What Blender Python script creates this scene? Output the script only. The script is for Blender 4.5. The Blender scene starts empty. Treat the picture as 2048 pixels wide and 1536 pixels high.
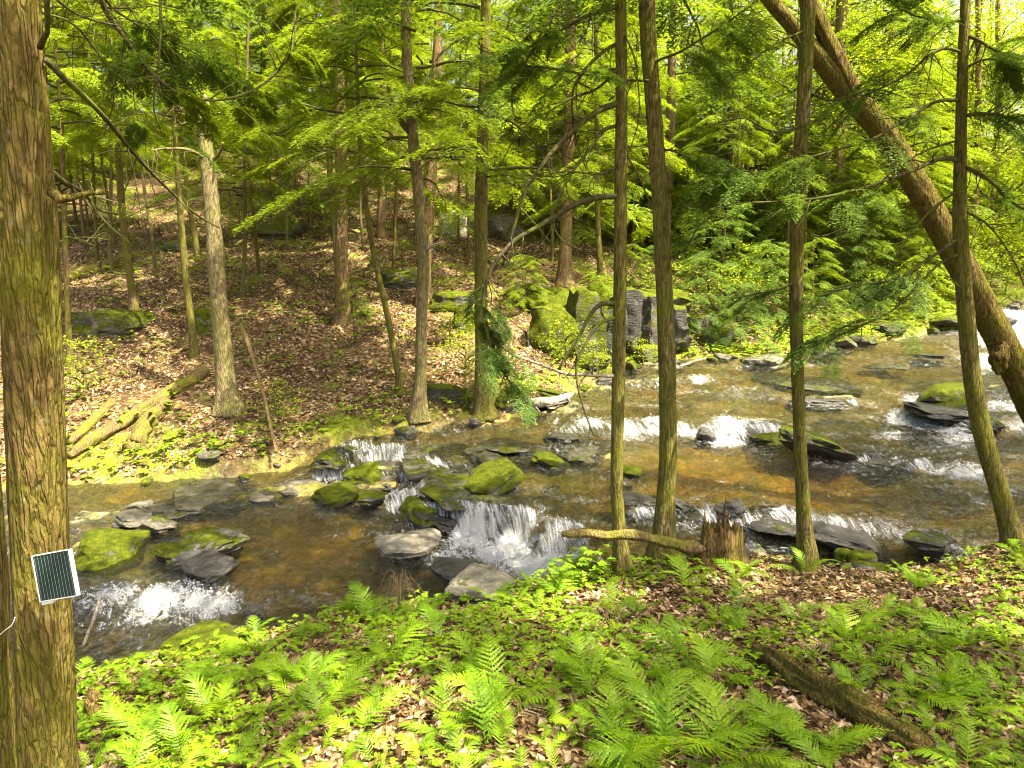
import bpy, math, random
import numpy as np
from mathutils import Vector, Matrix, Quaternion

random.seed(7)
rng = np.random.default_rng(7)
S = bpy.context.scene
COL = S.collection
R = math.radians

# ------------------------------------------------------------------ camera
CAM_Z, PITCH, FPX = 2.6, 8.0, 1384.0
cam_data = bpy.data.cameras.new('camera')
cam_data.sensor_width = 36.0
cam_data.lens = 36.0 * FPX / 2048.0
cam_data.clip_start, cam_data.clip_end = 0.05, 1000.0
cam = bpy.data.objects.new('camera', cam_data)
COL.objects.link(cam)
cam.location = (0, 0, CAM_Z)
cam.rotation_euler = (R(90 - PITCH), 0, 0)
S.camera = cam

# ------------------------------------------------------------------ sky, sun, exposure
SUN_EL, SUN_AZ = 61.0, 122.0      # azimuth measured from +Y (view direction) towards +X
world = bpy.data.worlds.new('World')
S.world = world
world.use_nodes = True
wn = world.node_tree.nodes
bg = wn['Background']
sky = wn.new('ShaderNodeTexSky')
sky.sky_type = 'NISHITA'
sky.sun_disc = False
sky.sun_elevation = R(SUN_EL)
sky.sun_rotation = R(SUN_AZ)
sky.dust_density = 8.0
sky.ozone_density = 0.0
sky.air_density = 0.7
world.node_tree.links.new(sky.outputs[0], bg.inputs[0])
bg.inputs[1].default_value = 0.13
sun_data = bpy.data.lights.new('sun', 'SUN')
sun_data.energy = 5.0
sun_data.angle = R(0.55)
sun_data.color = (1.0, 0.91, 0.70)
sun = bpy.data.objects.new('sun', sun_data)
COL.objects.link(sun)
sdir = Vector((math.sin(R(SUN_AZ)) * math.cos(R(SUN_EL)), math.cos(R(SUN_AZ)) * math.cos(R(SUN_EL)), math.sin(R(SUN_EL))))
sun.rotation_euler = sdir.to_track_quat('Z', 'Y').to_euler()
vs = S.view_settings
vs.view_transform = 'Standard'
vs.look = 'None'
vs.gamma = 1.0
vs.exposure = 2.28
vs.use_curve_mapping = False
cy = S.cycles
cy.max_bounces = 8
cy.diffuse_bounces = 4
cy.glossy_bounces = 2
cy.transmission_bounces = 4
cy.transparent_max_bounces = 12
cy.sample_clamp_indirect = 6.0
cy.caustics_reflective = False
cy.caustics_refractive = False
cy.use_denoising = True
cy.filter_width = 1.1

# ------------------------------------------------------------------ projection helpers (design tool: photo pixel -> world point)
CP, SP = math.cos(R(PITCH)), math.sin(R(PITCH))
def ray(px, py):
    a, b = (px - 1024.0) / FPX, (768.0 - py) / FPX
    return np.array([a, CP + b * SP, -SP + b * CP])
def P(px, py, d):
    r = ray(px, py)
    return np.array([0, 0, CAM_Z]) + r * (d / r[1])
def Wz(px, py, z):
    r = ray(px, py)
    return np.array([0, 0, CAM_Z]) + r * ((z - CAM_Z) / r[2])

# ------------------------------------------------------------------ noise
_perm = np.random.default_rng(3).permutation(256)
_perm = np.concatenate([_perm, _perm, _perm])
_vals = np.random.default_rng(5).uniform(-1, 1, 256)
def vnoise(p):
    p = np.asarray(p, float)
    i = np.floor(p).astype(int)
    f = p - i
    f = f * f * f * (f * (f * 6 - 15) + 10)
    i &= 255
    out = 0.0
    for dx in (0, 1):
        wx = f[..., 0] if dx else 1 - f[..., 0]
        for dy in (0, 1):
            wy = f[..., 1] if dy else 1 - f[..., 1]
            for dz in (0, 1):
                wz = f[..., 2] if dz else 1 - f[..., 2]
                h = _perm[_perm[_perm[(i[..., 0] + dx) & 255] + ((i[..., 1] + dy) & 255)] + ((i[..., 2] + dz) & 255)]
                out = out + wx * wy * wz * _vals[h]
    return out
def fbm(p, octv=4, lac=2.07, gain=0.5):
    p = np.asarray(p, float)
    a, s, o = 1.0, 0.0, p
    for k in range(octv):
        s = s + a * vnoise(o + 17.3 * k)
        o = o * lac
        a *= gain
    return s
def sstep(a, b, x):
    t = np.clip((x - a) / (b - a), 0, 1)
    return t * t * (3 - 2 * t)
def n2(x, y, sc, z=0.0, octv=3):
    return fbm(np.stack([x * sc, y * sc, np.full_like(x, z)], -1), octv)

# ------------------------------------------------------------------ mesh and object helpers
def mk_mesh(name, V, F, mat=None, smooth=False, uv=None, attrs=None, sharp=0):
    """V (N,3); F a (M,k) array or a list of such arrays."""
    me = bpy.data.meshes.new(name)
    V = np.asarray(V, np.float32)
    Fs = F if isinstance(F, list) else [F]
    Fs = [np.asarray(f, np.int32) for f in Fs if len(f)]
    me.vertices.add(len(V))
    me.vertices.foreach_set('co', V.ravel())
    nl = sum(f.size for f in Fs)
    npol = sum(len(f) for f in Fs)
    me.loops.add(nl)
    me.polygons.add(npol)
    li = np.concatenate([f.ravel() for f in Fs])
    tot = np.concatenate([np.full(len(f), f.shape[1], np.int32) for f in Fs])
    st = np.concatenate([[0], np.cumsum(tot)[:-1]]).astype(np.int32)
    me.loops.foreach_set('vertex_index', li)
    me.polygons.foreach_set('loop_start', st)
    me.polygons.foreach_set('loop_total', tot)
    me.polygons.foreach_set('use_smooth', np.full(npol, bool(smooth)))
    if uv is not None:
        ul = me.uv_layers.new(name='UVMap')
        ul.data.foreach_set('uv', np.asarray(uv, np.float32)[li].ravel())
    if attrs:
        for k, v in attrs.items():
            a = me.attributes.new(k, 'FLOAT', 'POINT')
            a.data.foreach_set('value', np.asarray(v, np.float32))
    me.update(calc_edges=True)
    me.validate()
    if mat is not None:
        me.materials.append(mat)
    if sharp: me.set_sharp_from_angle(angle=R(sharp))
    return me
def link(name, data, parent=None, loc=(0, 0, 0)):
    o = bpy.data.objects.new(name, data)
    COL.objects.link(o)
    o.location = loc
    if parent is not None:
        o.parent = parent
    return o
def tag(o, label=None, cat=None, group=None, kind=None):
    if label: o['label'] = label
    if cat: o['category'] = cat
    if group: o['group'] = group
    if kind: o['kind'] = kind
    return o
def thing(name, loc, label, cat, group=None):
    return tag(link(name, None, None, tuple(loc)), label, cat, group)

def catmull(pts, n):
    """resample rows of pts (any number of columns) to n rows with a Catmull-Rom spline"""
    p = np.asarray(pts, float)
    if len(p) == 2:
        t = np.linspace(0, 1, n)[:, None]
        return p[0] * (1 - t) + p[1] * t
    q = np.vstack([2 * p[0] - p[1], p, 2 * p[-1] - p[-2]])
    seg = np.linalg.norm(np.diff(p[:, :3], axis=0), axis=1)
    cum = np.concatenate([[0], np.cumsum(seg)])
    s = np.linspace(0, cum[-1], n)
    k = np.clip(np.searchsorted(cum, s, side='right') - 1, 0, len(p) - 2)
    t = ((s - cum[k]) / np.maximum(seg[k], 1e-6))[:, None]
    a, b, c, d = q[k], q[k + 1], q[k + 2], q[k + 3]
    return 0.5 * (2 * b + (c - a) * t + (2 * a - 5 * b + 4 * c - d) * t ** 2 + (3 * b - a - 3 * c + d) * t ** 3)

def tube(pts, rad, nseg=8, cap=True):
    """tube along pts (n,3) with radii rad (n,). returns V, F(quads), angle, length coordinates"""
    pts = np.asarray(pts, float)
    n = len(pts)
    rad = np.broadcast_to(np.asarray(rad, float), (n,))
    tan = np.gradient(pts, axis=0)
    tan /= np.maximum(np.linalg.norm(tan, axis=1, keepdims=True), 1e-9)
    ref = np.array([0.0, 1.0, 0.0]) if abs(tan[:, 1]).mean() < 0.8 else np.array([1.0, 0.0, 0.0])
    u = np.cross(tan, ref)
    u /= np.maximum(np.linalg.norm(u, axis=1, keepdims=True), 1e-9)
    v = np.cross(tan, u)
    a = np.linspace(0, 2 * np.pi, nseg, endpoint=False)
    V = pts[:, None] + rad[:, None, None] * (np.cos(a)[None, :, None] * u[:, None] + np.sin(a)[None, :, None] * v[:, None])
    i = np.arange(n - 1)[:, None] * nseg
    j = np.arange(nseg)[None]
    jn = (j + 1) % nseg
    F = np.stack([i + j, i + jn, i + nseg + jn, i + nseg + j], -1).reshape(-1, 4)
    V = V.reshape(-1, 3)
    if cap:
        V = np.vstack([V, pts[0] - tan[0] * rad[0] * 0.2, pts[-1] + tan[-1] * rad[-1] * 0.4])
        c0, c1 = n * nseg, n * nseg + 1
        e = (n - 1) * nseg
        F = np.vstack([F, np.stack([np.full(nseg, c0), j[0], jn[0], np.full(nseg, c0)], -1)[:0]])
        T = np.vstack([np.stack([np.full(nseg, c0), jn[0], j[0]], -1), np.stack([np.full(nseg, c1), e + j[0], e + jn[0]], -1)])
        return V, [F, T]
    return V, [F]
class Bag:
    """collects meshes into one"""
    def __init__(s): s.V, s.Q, s.T, s.n = [], [], [], 0
    def add(s, V, F):
        for f in (F if isinstance(F, list) else [F]):
            if len(f): (s.Q if f.shape[1] == 4 else s.T).append(f + s.n)
        s.V.append(V); s.n += len(V)
    def mesh(s, name, mat, smooth=False):
        F = []
        if s.Q: F.append(np.vstack(s.Q))
        if s.T: F.append(np.vstack(s.T))
        return mk_mesh(name, np.vstack(s.V), F, mat, smooth)

def leaf_quads(B, U, W, length, width, mid=0.45, fold=0.0):
    """diamond leaves: base B, unit direction U, unit side W"""
    l = np.asarray(length).reshape(-1, 1) * np.ones((len(B), 1))
    w = np.asarray(width).reshape(-1, 1) * np.ones((len(B), 1))
    N = np.cross(U, W)
    m = B + U * l * mid
    V = np.stack([B, m + W * w * 0.5 + N * w * fold, B + U * l, m - W * w * 0.5 + N * w * fold], 1).reshape(-1, 3)
    F = np.arange(len(B) * 4).reshape(-1, 4)
    return V, F
def unit(v):
    return v / np.maximum(np.linalg.norm(v, axis=-1, keepdims=True), 1e-9)

# ------------------------------------------------------------------ materials
class M:
    def __init__(s, name):
        s.m = bpy.data.materials.new(name)
        s.m.use_nodes = True
        s.t = s.m.node_tree
        s.N = s.t.nodes
        s.N.clear()
        s.out = s.N.new('ShaderNodeOutputMaterial')
    def n(s, typ, ins=None, **props):
        nd = s.N.new('ShaderNode' + typ)
        for k, v in props.items(): setattr(nd, k, v)
        for k, v in (ins or {}).items(): s.set(nd.inputs[k], v)
        return nd
    def set(s, sock, v):
        if isinstance(v, bpy.types.NodeSocket): s.t.links.new(v, sock)
        elif isinstance(v, (tuple, list)) and len(v) == 3 and sock.type == 'RGBA': sock.default_value = (*v, 1)
        else: sock.default_value = v
    def surf(s, sock): s.t.links.new(sock, s.out.inputs[0]); return s.m
    def coord(s, which='Object', scale=(1, 1, 1)):
        c = s.n('TexCoord').outputs[which]
        return s.n('Mapping', {'Vector': c, 'Scale': scale}).outputs[0]
    def noise(s, vec, scale, detail=4, rough=0.55, dist=0.0):
        return s.n('TexNoise', {'Vector': vec, 'Scale': scale, 'Detail': detail, 'Roughness': rough, 'Distortion': dist}).outputs[0]
    def ramp(s, fac, stops):
        r = s.n('ValToRGB', {0: fac})
        cr = r.color_ramp
        while len(cr.elements) < len(stops): cr.elements.new(0.5)
        for e, (p, c) in zip(cr.elements, stops):
            e.position = p
            e.color = (*c, 1) if not isinstance(c, (int, float)) else (c, c, c, 1)
        return r.outputs[0]
    def mix(s, f, a, b, mode='MIX'):
        nd = s.n('Mix', data_type='RGBA', blend_type=mode)
        s.set(nd.inputs[0], f); s.set(nd.inputs[6], a); s.set(nd.inputs[7], b)
        return nd.outputs[2]
    def math(s, op, a, b=0.0, c=0.0, clamp=False):
        nd = s.n('Math', operation=op, use_clamp=clamp)
        for i, v in enumerate((a, b, c)): s.set(nd.inputs[i], v)
        return nd.outputs[0]
    def attr(s, name, kind='GEOMETRY'):
        return s.n('Attribute', attribute_name=name, attribute_type=kind).outputs['Fac']
    def bump(s, h, strength, dist):
        return s.n('Bump', {'Height': h, 'Strength': strength, 'Distance': dist}).outputs[0]
    def island(s): return s.n('NewGeometry').outputs['Random Per Island']
    def objrand(s): return s.n('ObjectInfo').outputs['Random']
    def pbsdf(s, color, rough=0.8, spec=0.3, normal=None, **kw):
        ins = {'Base Color': color, 'Roughness': rough, 'Specular IOR Level': spec}
        if normal is not None: ins['Normal'] = normal
        return s.n('BsdfPrincipled', ins).outputs[0]

def leaf_mat(name, stops, trans=0.45, gloss=0.05, var=0.25):
    m = M(name)
    r = m.island()
    o = m.objrand()
    big = m.noise(m.coord('Object'), 0.7, 2)
    f = m.math('ADD', m.math('MULTIPLY', r, 0.55), m.math('ADD', m.math('MULTIPLY', o, var), m.math('MULTIPLY', m.math('SUBTRACT', big, 0.4), 0.6)), clamp=True)
    c = m.ramp(f, stops)
    d = m.n('BsdfDiffuse', {'Color': c}).outputs[0]
    t = m.n('BsdfTranslucent', {'Color': m.mix(1.0, c, (1.35, 1.25, 0.55), 'MULTIPLY')}).outputs[0]
    x = m.n('MixShader', {0: trans, 1: d, 2: t}).outputs[0]
    g = m.n('BsdfGlossy', {'Color': (0.8, 0.85, 0.6), 'Roughness': 0.45}).outputs[0]
    return m.surf(m.n('MixShader', {0: gloss, 1: x, 2: g}).outputs[0])

MAT = {}
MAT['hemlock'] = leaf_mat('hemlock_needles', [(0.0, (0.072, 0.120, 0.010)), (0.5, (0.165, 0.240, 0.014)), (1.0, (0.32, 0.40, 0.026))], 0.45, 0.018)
MAT['hemlock_dark'] = leaf_mat('dark_hemlock_needles', [(0.0, (0.060, 0.115, 0.022)), (0.6, (0.115, 0.195, 0.030)), (1.0, (0.21, 0.29, 0.045))], 0.42, 0.02)  # deeper, bluer green than the other hemlock needles
MAT['broadleaf'] = leaf_mat('beech_leaves', [(0.0, (0.14, 0.20, 0.010)), (0.5, (0.24, 0.32, 0.012)), (1.0, (0.36, 0.44, 0.02))], 0.52, 0.018)
MAT['fern'] = leaf_mat('fern_fronds', [(0.0, (0.085, 0.185, 0.008)), (0.5, (0.175, 0.31, 0.010)), (1.0, (0.33, 0.45, 0.014))], 0.45, 0.018, 0.45)
MAT['cover'] = leaf_mat('ground_cover_leaves', [(0.0, (0.085, 0.165, 0.008)), (0.5, (0.17, 0.28, 0.010)), (1.0, (0.33, 0.42, 0.014))], 0.42, 0.018)
MAT['dry_grass'] = leaf_mat('dry_grass', [(0.0, (0.25, 0.18, 0.08)), (1.0, (0.42, 0.34, 0.18))], 0.3, 0.03)

def litter_mat():
    m = M('dead_leaves')
    r = m.island()
    c = m.ramp(r, [(0.0, (0.045, 0.026, 0.010)), (0.3, (0.13, 0.074, 0.028)), (0.55, (0.235, 0.142, 0.060)), (0.78, (0.34, 0.23, 0.115)), (1.0, (0.48, 0.37, 0.24))])
    d = m.n('BsdfDiffuse', {'Color': c}).outputs[0]
    t = m.n('BsdfTranslucent', {'Color': c}).outputs[0]
    x = m.n('MixShader', {0: 0.15, 1: d, 2: t}).outputs[0]
    g = m.n('BsdfGlossy', {'Color': (1, 1, 1), 'Roughness': 0.5}).outputs[0]
    return m.surf(m.n('MixShader', {0: 0.015, 1: x, 2: g}).outputs[0])
MAT['litter'] = litter_mat()

def bark_mat(name, dark, mid, light, moss=(0.10, 0.13, 0.012), moss_amt=0.5, sc=1.0, bumpd=0.02):
    m = M(name)
    v = m.coord('Object', (1, 1, 0.22))
    a = m.noise(v, 34 * sc, 5, 0.6, 0.4)
    wob = m.n('TexNoise', {'Vector': v, 'Scale': 22 * sc, 'Detail': 3}).outputs['Color']
    v2 = m.n('Mapping', {'Vector': m.mix(0.05, v, wob, 'ADD'), 'Scale': (1, 1, 0.6)}).outputs[0]
    w = m.n('TexVoronoi', {'Vector': v2, 'Scale': 42 * sc}, feature='DISTANCE_TO_EDGE').outputs[0]
    crack = m.math('MINIMUM', m.math('MULTIPLY', w, 5.5), 1.0)
    h = m.math('ADD', m.math('MULTIPLY', crack, 0.30), m.math('MULTIPLY', a, 1.3))
    c = m.ramp(m.math('MULTIPLY', h, 0.75), [(0.28, dark), (0.56, mid), (0.76, light)])
    ob = m.coord('Object')
    big = m.noise(ob, 3.1, 3, 0.6)
    fine = m.noise(ob, 60, 3, 0.6)
    mf = m.math('MULTIPLY', m.ramp(m.math('ADD', m.math('MULTIPLY', big, 0.75), m.math('MULTIPLY', fine, 0.25)), [(0.40, 0.0), (0.62, 1.0)]), moss_amt)
    mossc = m.mix(fine, moss, tuple(x * 1.7 for x in moss))
    c = m.mix(mf, c, mossc)
    lich = m.ramp(m.noise(ob, 16, 2), [(0.64, 0.0), (0.72, 1.0)])
    c = m.mix(m.math('MULTIPLY', lich, 0.13), c, (0.30, 0.32, 0.22))
    return m.surf(m.pbsdf(c, 0.9, 0.05, m.bump(h, 0.9, bumpd)))
MAT['bark'] = bark_mat('hemlock_bark', (0.016, 0.013, 0.006), (0.080, 0.063, 0.022), (0.17, 0.135, 0.055), moss=(0.10, 0.108, 0.009), moss_amt=0.7)
MAT['bark_near'] = bark_mat('mossy_hemlock_bark', (0.018, 0.013, 0.005), (0.088, 0.062, 0.019), (0.17, 0.118, 0.042), moss=(0.085, 0.088, 0.007), moss_amt=0.75, bumpd=0.03)
MAT['bark_pale'] = bark_mat('pale_bark', (0.03, 0.022, 0.011), (0.115, 0.085, 0.042), (0.23, 0.18, 0.10), moss_amt=0.4)
MAT['bark_red'] = bark_mat('reddish_bark', (0.03, 0.018, 0.009), (0.12, 0.07, 0.035), (0.22, 0.145, 0.08), moss_amt=0.3)
MAT['twig'] = bark_mat('twig_bark', (0.014, 0.012, 0.006), (0.042, 0.035, 0.018), (0.09, 0.076, 0.042), moss_amt=0.5, sc=2.0, bumpd=0.004)
MAT['deadwood'] = bark_mat('grey_deadwood', (0.08, 0.065, 0.05), (0.26, 0.21, 0.15), (0.42, 0.36, 0.28), moss_amt=0.15, bumpd=0.008)
MAT['mosslog'] = bark_mat('moss_covered_bark', (0.03, 0.02, 0.010), (0.10, 0.065, 0.03), (0.19, 0.13, 0.065), moss=(0.095, 0.105, 0.008), moss_amt=0.85, bumpd=0.02)
MAT['rotten'] = bark_mat('rotten_wood', (0.02, 0.012, 0.006), (0.09, 0.052, 0.02), (0.19, 0.12, 0.05), moss=(0.07, 0.08, 0.007), moss_amt=0.6, bumpd=0.025)

def rock_mat():
    m = M('stream_rock')
    ob = m.coord('Object')
    pos = m.n('NewGeometry').outputs['Position']
    strat = m.n('Mapping', {'Vector': ob, 'Scale': (1, 1, 5)}).outputs[0]
    a = m.noise(strat, 5, 6, 0.65)
    b = m.noise(ob, 38, 4, 0.7)
    tone = m.attr('tone', 'OBJECT')
    c = m.ramp(m.math('ADD', m.math('MULTIPLY', a, 0.7), m.math('MULTIPLY', b, 0.3)), [(0.34, (0.035, 0.032, 0.022)), (0.5, (0.125, 0.112, 0.078)), (0.66, (0.27, 0.245, 0.18))])
    c = m.mix(1.0, c, m.n('CombineColor', {0: tone, 1: tone, 2: tone}).outputs[0], 'MULTIPLY')
    nz = m.n('SeparateXYZ', {0: m.n('NewGeometry').outputs['Normal']}).outputs[2]
    big = m.math('ADD', m.math('MULTIPLY', m.math('SUBTRACT', m.noise(pos, 3.8, 6, 0.74), 0.5), 2.9), 0.5)
    fine = m.noise(pos, 70, 3, 0.7)
    f = m.math('ADD', m.math('MULTIPLY', nz, 0.55), m.math('ADD', big, m.math('MULTIPLY', fine, 0.25)))
    f = m.math('ADD', f, m.math('MULTIPLY', m.math('SUBTRACT', m.attr('moss', 'OBJECT'), 0.5), 1.3))
    mf = m.ramp(m.math('MULTIPLY', f, 0.5), [(0.46, 0.0), (0.56, 1.0)])
    mossc = m.ramp(m.math('ADD', m.math('MULTIPLY', fine, 0.5), m.math('MULTIPLY', m.noise(pos, 9, 4, 0.7), 0.5)), [(0.33, (0.018, 0.026, 0.004)), (0.5, (0.080, 0.100, 0.008)), (0.68, (0.20, 0.225, 0.014))])
    c = m.mix(mf, c, mossc)
    wet = m.math('MULTIPLY', m.math('MAXIMUM', m.attr('wet', 'OBJECT'), m.attr('wetband')), m.math('SUBTRACT', 1.0, m.math('MULTIPLY', mf, 0.6)))
    c = m.mix(wet, c, m.mix(1.0, c, (0.4, 0.4, 0.42), 'MULTIPLY'))
    rough = m.math('SUBTRACT', 0.85, m.math('MULTIPLY', wet, 0.6))
    h = m.math('ADD', m.math('ADD', m.math('MULTIPLY', a, 1.0), m.math('MULTIPLY', b, 0.35)), m.math('MULTIPLY', m.math('MULTIPLY', mf, fine), 0.8))
    spec = m.math('SUBTRACT', 0.42, m.math('MULTIPLY', mf, 0.38))
    return m.surf(m.pbsdf(c, rough, spec, m.bump(h, 1.0, 0.05)))
MAT['rock'] = rock_mat()

def ground_mat():
    m = M('forest_floor_and_stream_bed')
    pos = m.coord('Object')
    vo = m.n('TexVoronoi', {'Vector': pos, 'Scale': 17.0, 'Randomness': 1.0})
    cell = m.n('SeparateColor', {0: vo.outputs['Color']}).outputs[0]
    litter = m.ramp(cell, [(0.0, (0.035, 0.021, 0.009)), (0.3, (0.085, 0.050, 0.020)), (0.6, (0.15, 0.095, 0.042)), (0.85, (0.24, 0.165, 0.085)), (1.0, (0.36, 0.27, 0.16))])
    big = m.noise(pos, 0.9, 4, 0.6)
    litter = m.mix(m.ramp(big, [(0.38, 0.75), (0.6, 0.0)]), litter, (0.045, 0.03, 0.015))
    mossn = m.math('ADD', m.noise(pos, 1.3, 4, 0.65), m.math('MULTIPLY', m.attr('moss'), 0.5))
    mossf = m.ramp(mossn, [(0.58, 0.0), (0.72, 1.0)])
    fine = m.noise(pos, 55, 3, 0.7)
    mossc = m.ramp(fine, [(0.3, (0.05, 0.07, 0.008)), (0.7, (0.20, 0.23, 0.018))])
    litter = m.mix(mossf, litter, mossc)
    # stream bed: bedrock slabs, ochre gravel, algae
    bn = m.noise(pos, 1.1, 5, 0.62)
    rockn = m.noise(pos, 7.0, 5, 0.7)
    slab = m.ramp(rockn, [(0.34, (0.035, 0.032, 0.012)), (0.5, (0.105, 0.094, 0.036)), (0.66, (0.25, 0.225, 0.10))])
    och = m.ramp(m.noise(pos, 12.0, 4, 0.7), [(0.3, (0.20, 0.135, 0.012)), (0.7, (0.60, 0.43, 0.05))])
    bed = m.mix(m.math('MAXIMUM', m.ramp(bn, [(0.50, 0.0), (0.66, 0.45)]), m.math('MULTIPLY', m.attr('ochre'), m.ramp(m.noise(pos, 2.0, 4), [(0.36, 0.45), (0.58, 1.0)]))), slab, och)
    alg = m.ramp(m.noise(pos, 1.7, 5, 0.65), [(0.46, 0.0), (0.60, 0.8)])
    bed = m.mix(alg, bed, (0.105, 0.115, 0.010))
    c = m.mix(m.attr('bed'), litter, bed)
    h = m.math('ADD', m.math('MULTIPLY', vo.outputs['Distance'], 0.5), m.math('ADD', m.math('MULTIPLY', rockn, 0.6), m.math('MULTIPLY', fine, 0.35)))
    rough = m.math('SUBTRACT', 0.9, m.math('MULTIPLY', m.attr('bed'), 0.45))
    return m.surf(m.pbsdf(c, rough, m.math('ADD', 0.05, m.math('MULTIPLY', m.attr('bed'), 0.3)), m.bump(h, 0.9, 0.05)))
MAT['ground'] = ground_mat()

def simple(name, col, rough=0.5, spec=0.4, noise=0.0, sc=30):
    m = M(name)
    c = col
    if noise:
        c = m.mix(m.math('MULTIPLY', m.noise(m.coord('Object'), sc, 4), noise), col, tuple(x * 0.35 for x in col))
    return m.surf(m.pbsdf(c, rough, spec))
def water_mat():
    m = M('stream_water')
    pos = m.coord('Object')
    foam = m.attr('foam')
    dep = m.attr('depth')
    rip = m.noise(m.n('Mapping', {'Vector': pos, 'Scale': (0.55, 1.0, 0.3), 'Rotation': (0, 0, 0.35)}).outputs[0], 13.0, 4, 0.6, 0.7)
    rip2 = m.noise(pos, 45.0, 3, 0.6, 0.4)
    steep = m.attr('steep')
    rot = m.n('Mapping', {'Vector': pos, 'Rotation': (0, 0, -0.40)}).outputs[0]
    sa = m.noise(m.n('Mapping', {'Vector': rot, 'Scale': (1, 0.13, 0.10)}).outputs[0], 17.0, 5, 0.72, 0.6)
    sb = m.noise(m.n('Mapping', {'Vector': rot, 'Scale': (1, 0.6, 0.4)}).outputs[0], 15.0, 6, 0.75, 1.2)
    st = m.mix(steep, sb, sa)
    st2 = m.noise(pos, 75.0, 3, 0.7)
    fn = m.math('ADD', m.math('MULTIPLY', st, 0.68), m.math('MULTIPLY', st2, 0.32))
    fx = m.math('ADD', m.math('MULTIPLY', m.math('SUBTRACT', fn, 0.5), 4.2), 0.5)
    ff = m.math('ADD', fx, m.math('MULTIPLY', m.math('SUBTRACT', foam, 0.5), 1.5))
    ff = m.ramp(ff, [(0.42, 0.0), (0.86, 1.0)])
    ff = m.math('MULTIPLY', ff, m.ramp(foam, [(0.02, 0.0), (0.2, 1.0)]))
    h = m.math('ADD', m.math('MULTIPLY', rip, 1.1), m.math('MULTIPLY', rip2, 0.4))
    nrm = m.bump(m.math('ADD', h, m.math('MULTIPLY', fx, m.math('MULTIPLY', foam, 0.8))), 1.0, 0.10)
    tint = m.ramp(dep, [(0.0, (0.97, 0.96, 0.90)), (0.35, (0.88, 0.81, 0.50)), (1.0, (0.76, 0.62, 0.20))])
    tr = m.n('BsdfTransparent', {'Color': tint}).outputs[0]
    gl = m.n('BsdfGlossy', {'Color': (1, 1, 1), 'Roughness': 0.06, 'Normal': nrm}).outputs[0]
    fr = m.n('Fresnel', {'IOR': 1.35, 'Normal': nrm}).outputs[0]
    w = m.n('MixShader', {0: m.math('MULTIPLY', fr, 1.0, clamp=True), 1: tr, 2: gl}).outputs[0]
    fd = m.n('BsdfDiffuse', {'Color': (0.86, 0.88, 0.88), 'Normal': nrm}).outputs[0]
    ft = m.n('BsdfTranslucent', {'Color': (0.75, 0.8, 0.82)}).outputs[0]
    fo = m.n('MixShader', {0: 0.25, 1: fd, 2: ft}).outputs[0]
    return m.surf(m.n('MixShader', {0: m.math('MULTIPLY', ff, 0.93), 1: w, 2: fo}).outputs[0])
MAT['water'] = water_mat()

MAT['panel_white'] = simple('white_plastic', (0.72, 0.76, 0.70), 0.45, 0.4, 0.25)
MAT['panel_cell'] = simple('solar_cell', (0.010, 0.030, 0.026), 0.38, 0.25, 0.4, 60)
MAT['panel_line'] = simple('silver_line', (0.14, 0.19, 0.18), 0.4, 0.5)
MAT['cord'] = simple('white_cord', (0.7, 0.7, 0.66), 0.6, 0.3, 0.2)

# ------------------------------------------------------------------ terrain design
near_edge = [Wz(-500, 1500, -.75), Wz(-100, 1420, -.7), Wz(165, 1345, -.65), Wz(300, 1318, -.6), Wz(450, 1285, -.55), Wz(580, 1255, -.5), Wz(690, 1215, -.5), Wz(800, 1205, -.45), Wz(900, 1195, -.4),
             Wz(1050, 1165, -.35), Wz(1180, 1135, -.3), Wz(1330, 1115, -.25), Wz(1500, 1112, -.25), Wz(1650, 1125, -.25), Wz(1760, 1142, -.25), Wz(1850, 1128, -.2), Wz(1950, 1090, -.1), Wz(2048, 1062, 0.0), Wz(2300, 1040, .1), P(2700, 1000, 8.5)]
far_edge = [P(2700, 560, 33), P(2300, 575, 30), P(2048, 590, 27), P(2000, 610, 25.5), P(1900, 645, 23.5), P(1780, 670, 22.5), P(1650, 692, 21.5), P(1560, 716, 20), P(1450, 718, 19.6), P(1300, 718, 19.4), P(1230, 740, 17.8), P(1180, 765, 16.5),
            P(1100, 792, 15.2), P(1000, 826, 13.9), P(840, 834, 13.6), P(720, 852, 13.4), P(640, 880, 12.9), P(550, 903, 12.5), P(300, 945, 12.1), P(145, 962, 11.9), P(-200, 985, 11.5), P(-700, 1010, 11.3)]
poly = np.array([p[:2] for p in near_edge + far_edge])
bank = [p + np.array([0, -0.25, 0.08]) for p in near_edge] + [p + np.array([0, 0.15, 0.04]) for p in far_edge]
bank += [Wz(100, 1500, -.42), Wz(500, 1400, -.22), Wz(500, 1536, -.1), Wz(1000, 1330, -.03), Wz(1000, 1536, .05), Wz(1500, 1300, .03), Wz(1500, 1536, .1), Wz(2000, 1250, .1), Wz(2000, 1536, .15),
         Wz(750, 1290, -.25), Wz(1800, 1200, .0)]
bank += [np.array(p, float) for p in [(-6, 1, -.3), (0, 0, .15), (6, 1, .35), (0, -8, .7), (12, 3, .7), (-12, -6, 0), (14, -6, 1), (16, 6, .9), (-12, 3, -.6), (24, 8, 2.0)]]
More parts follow.
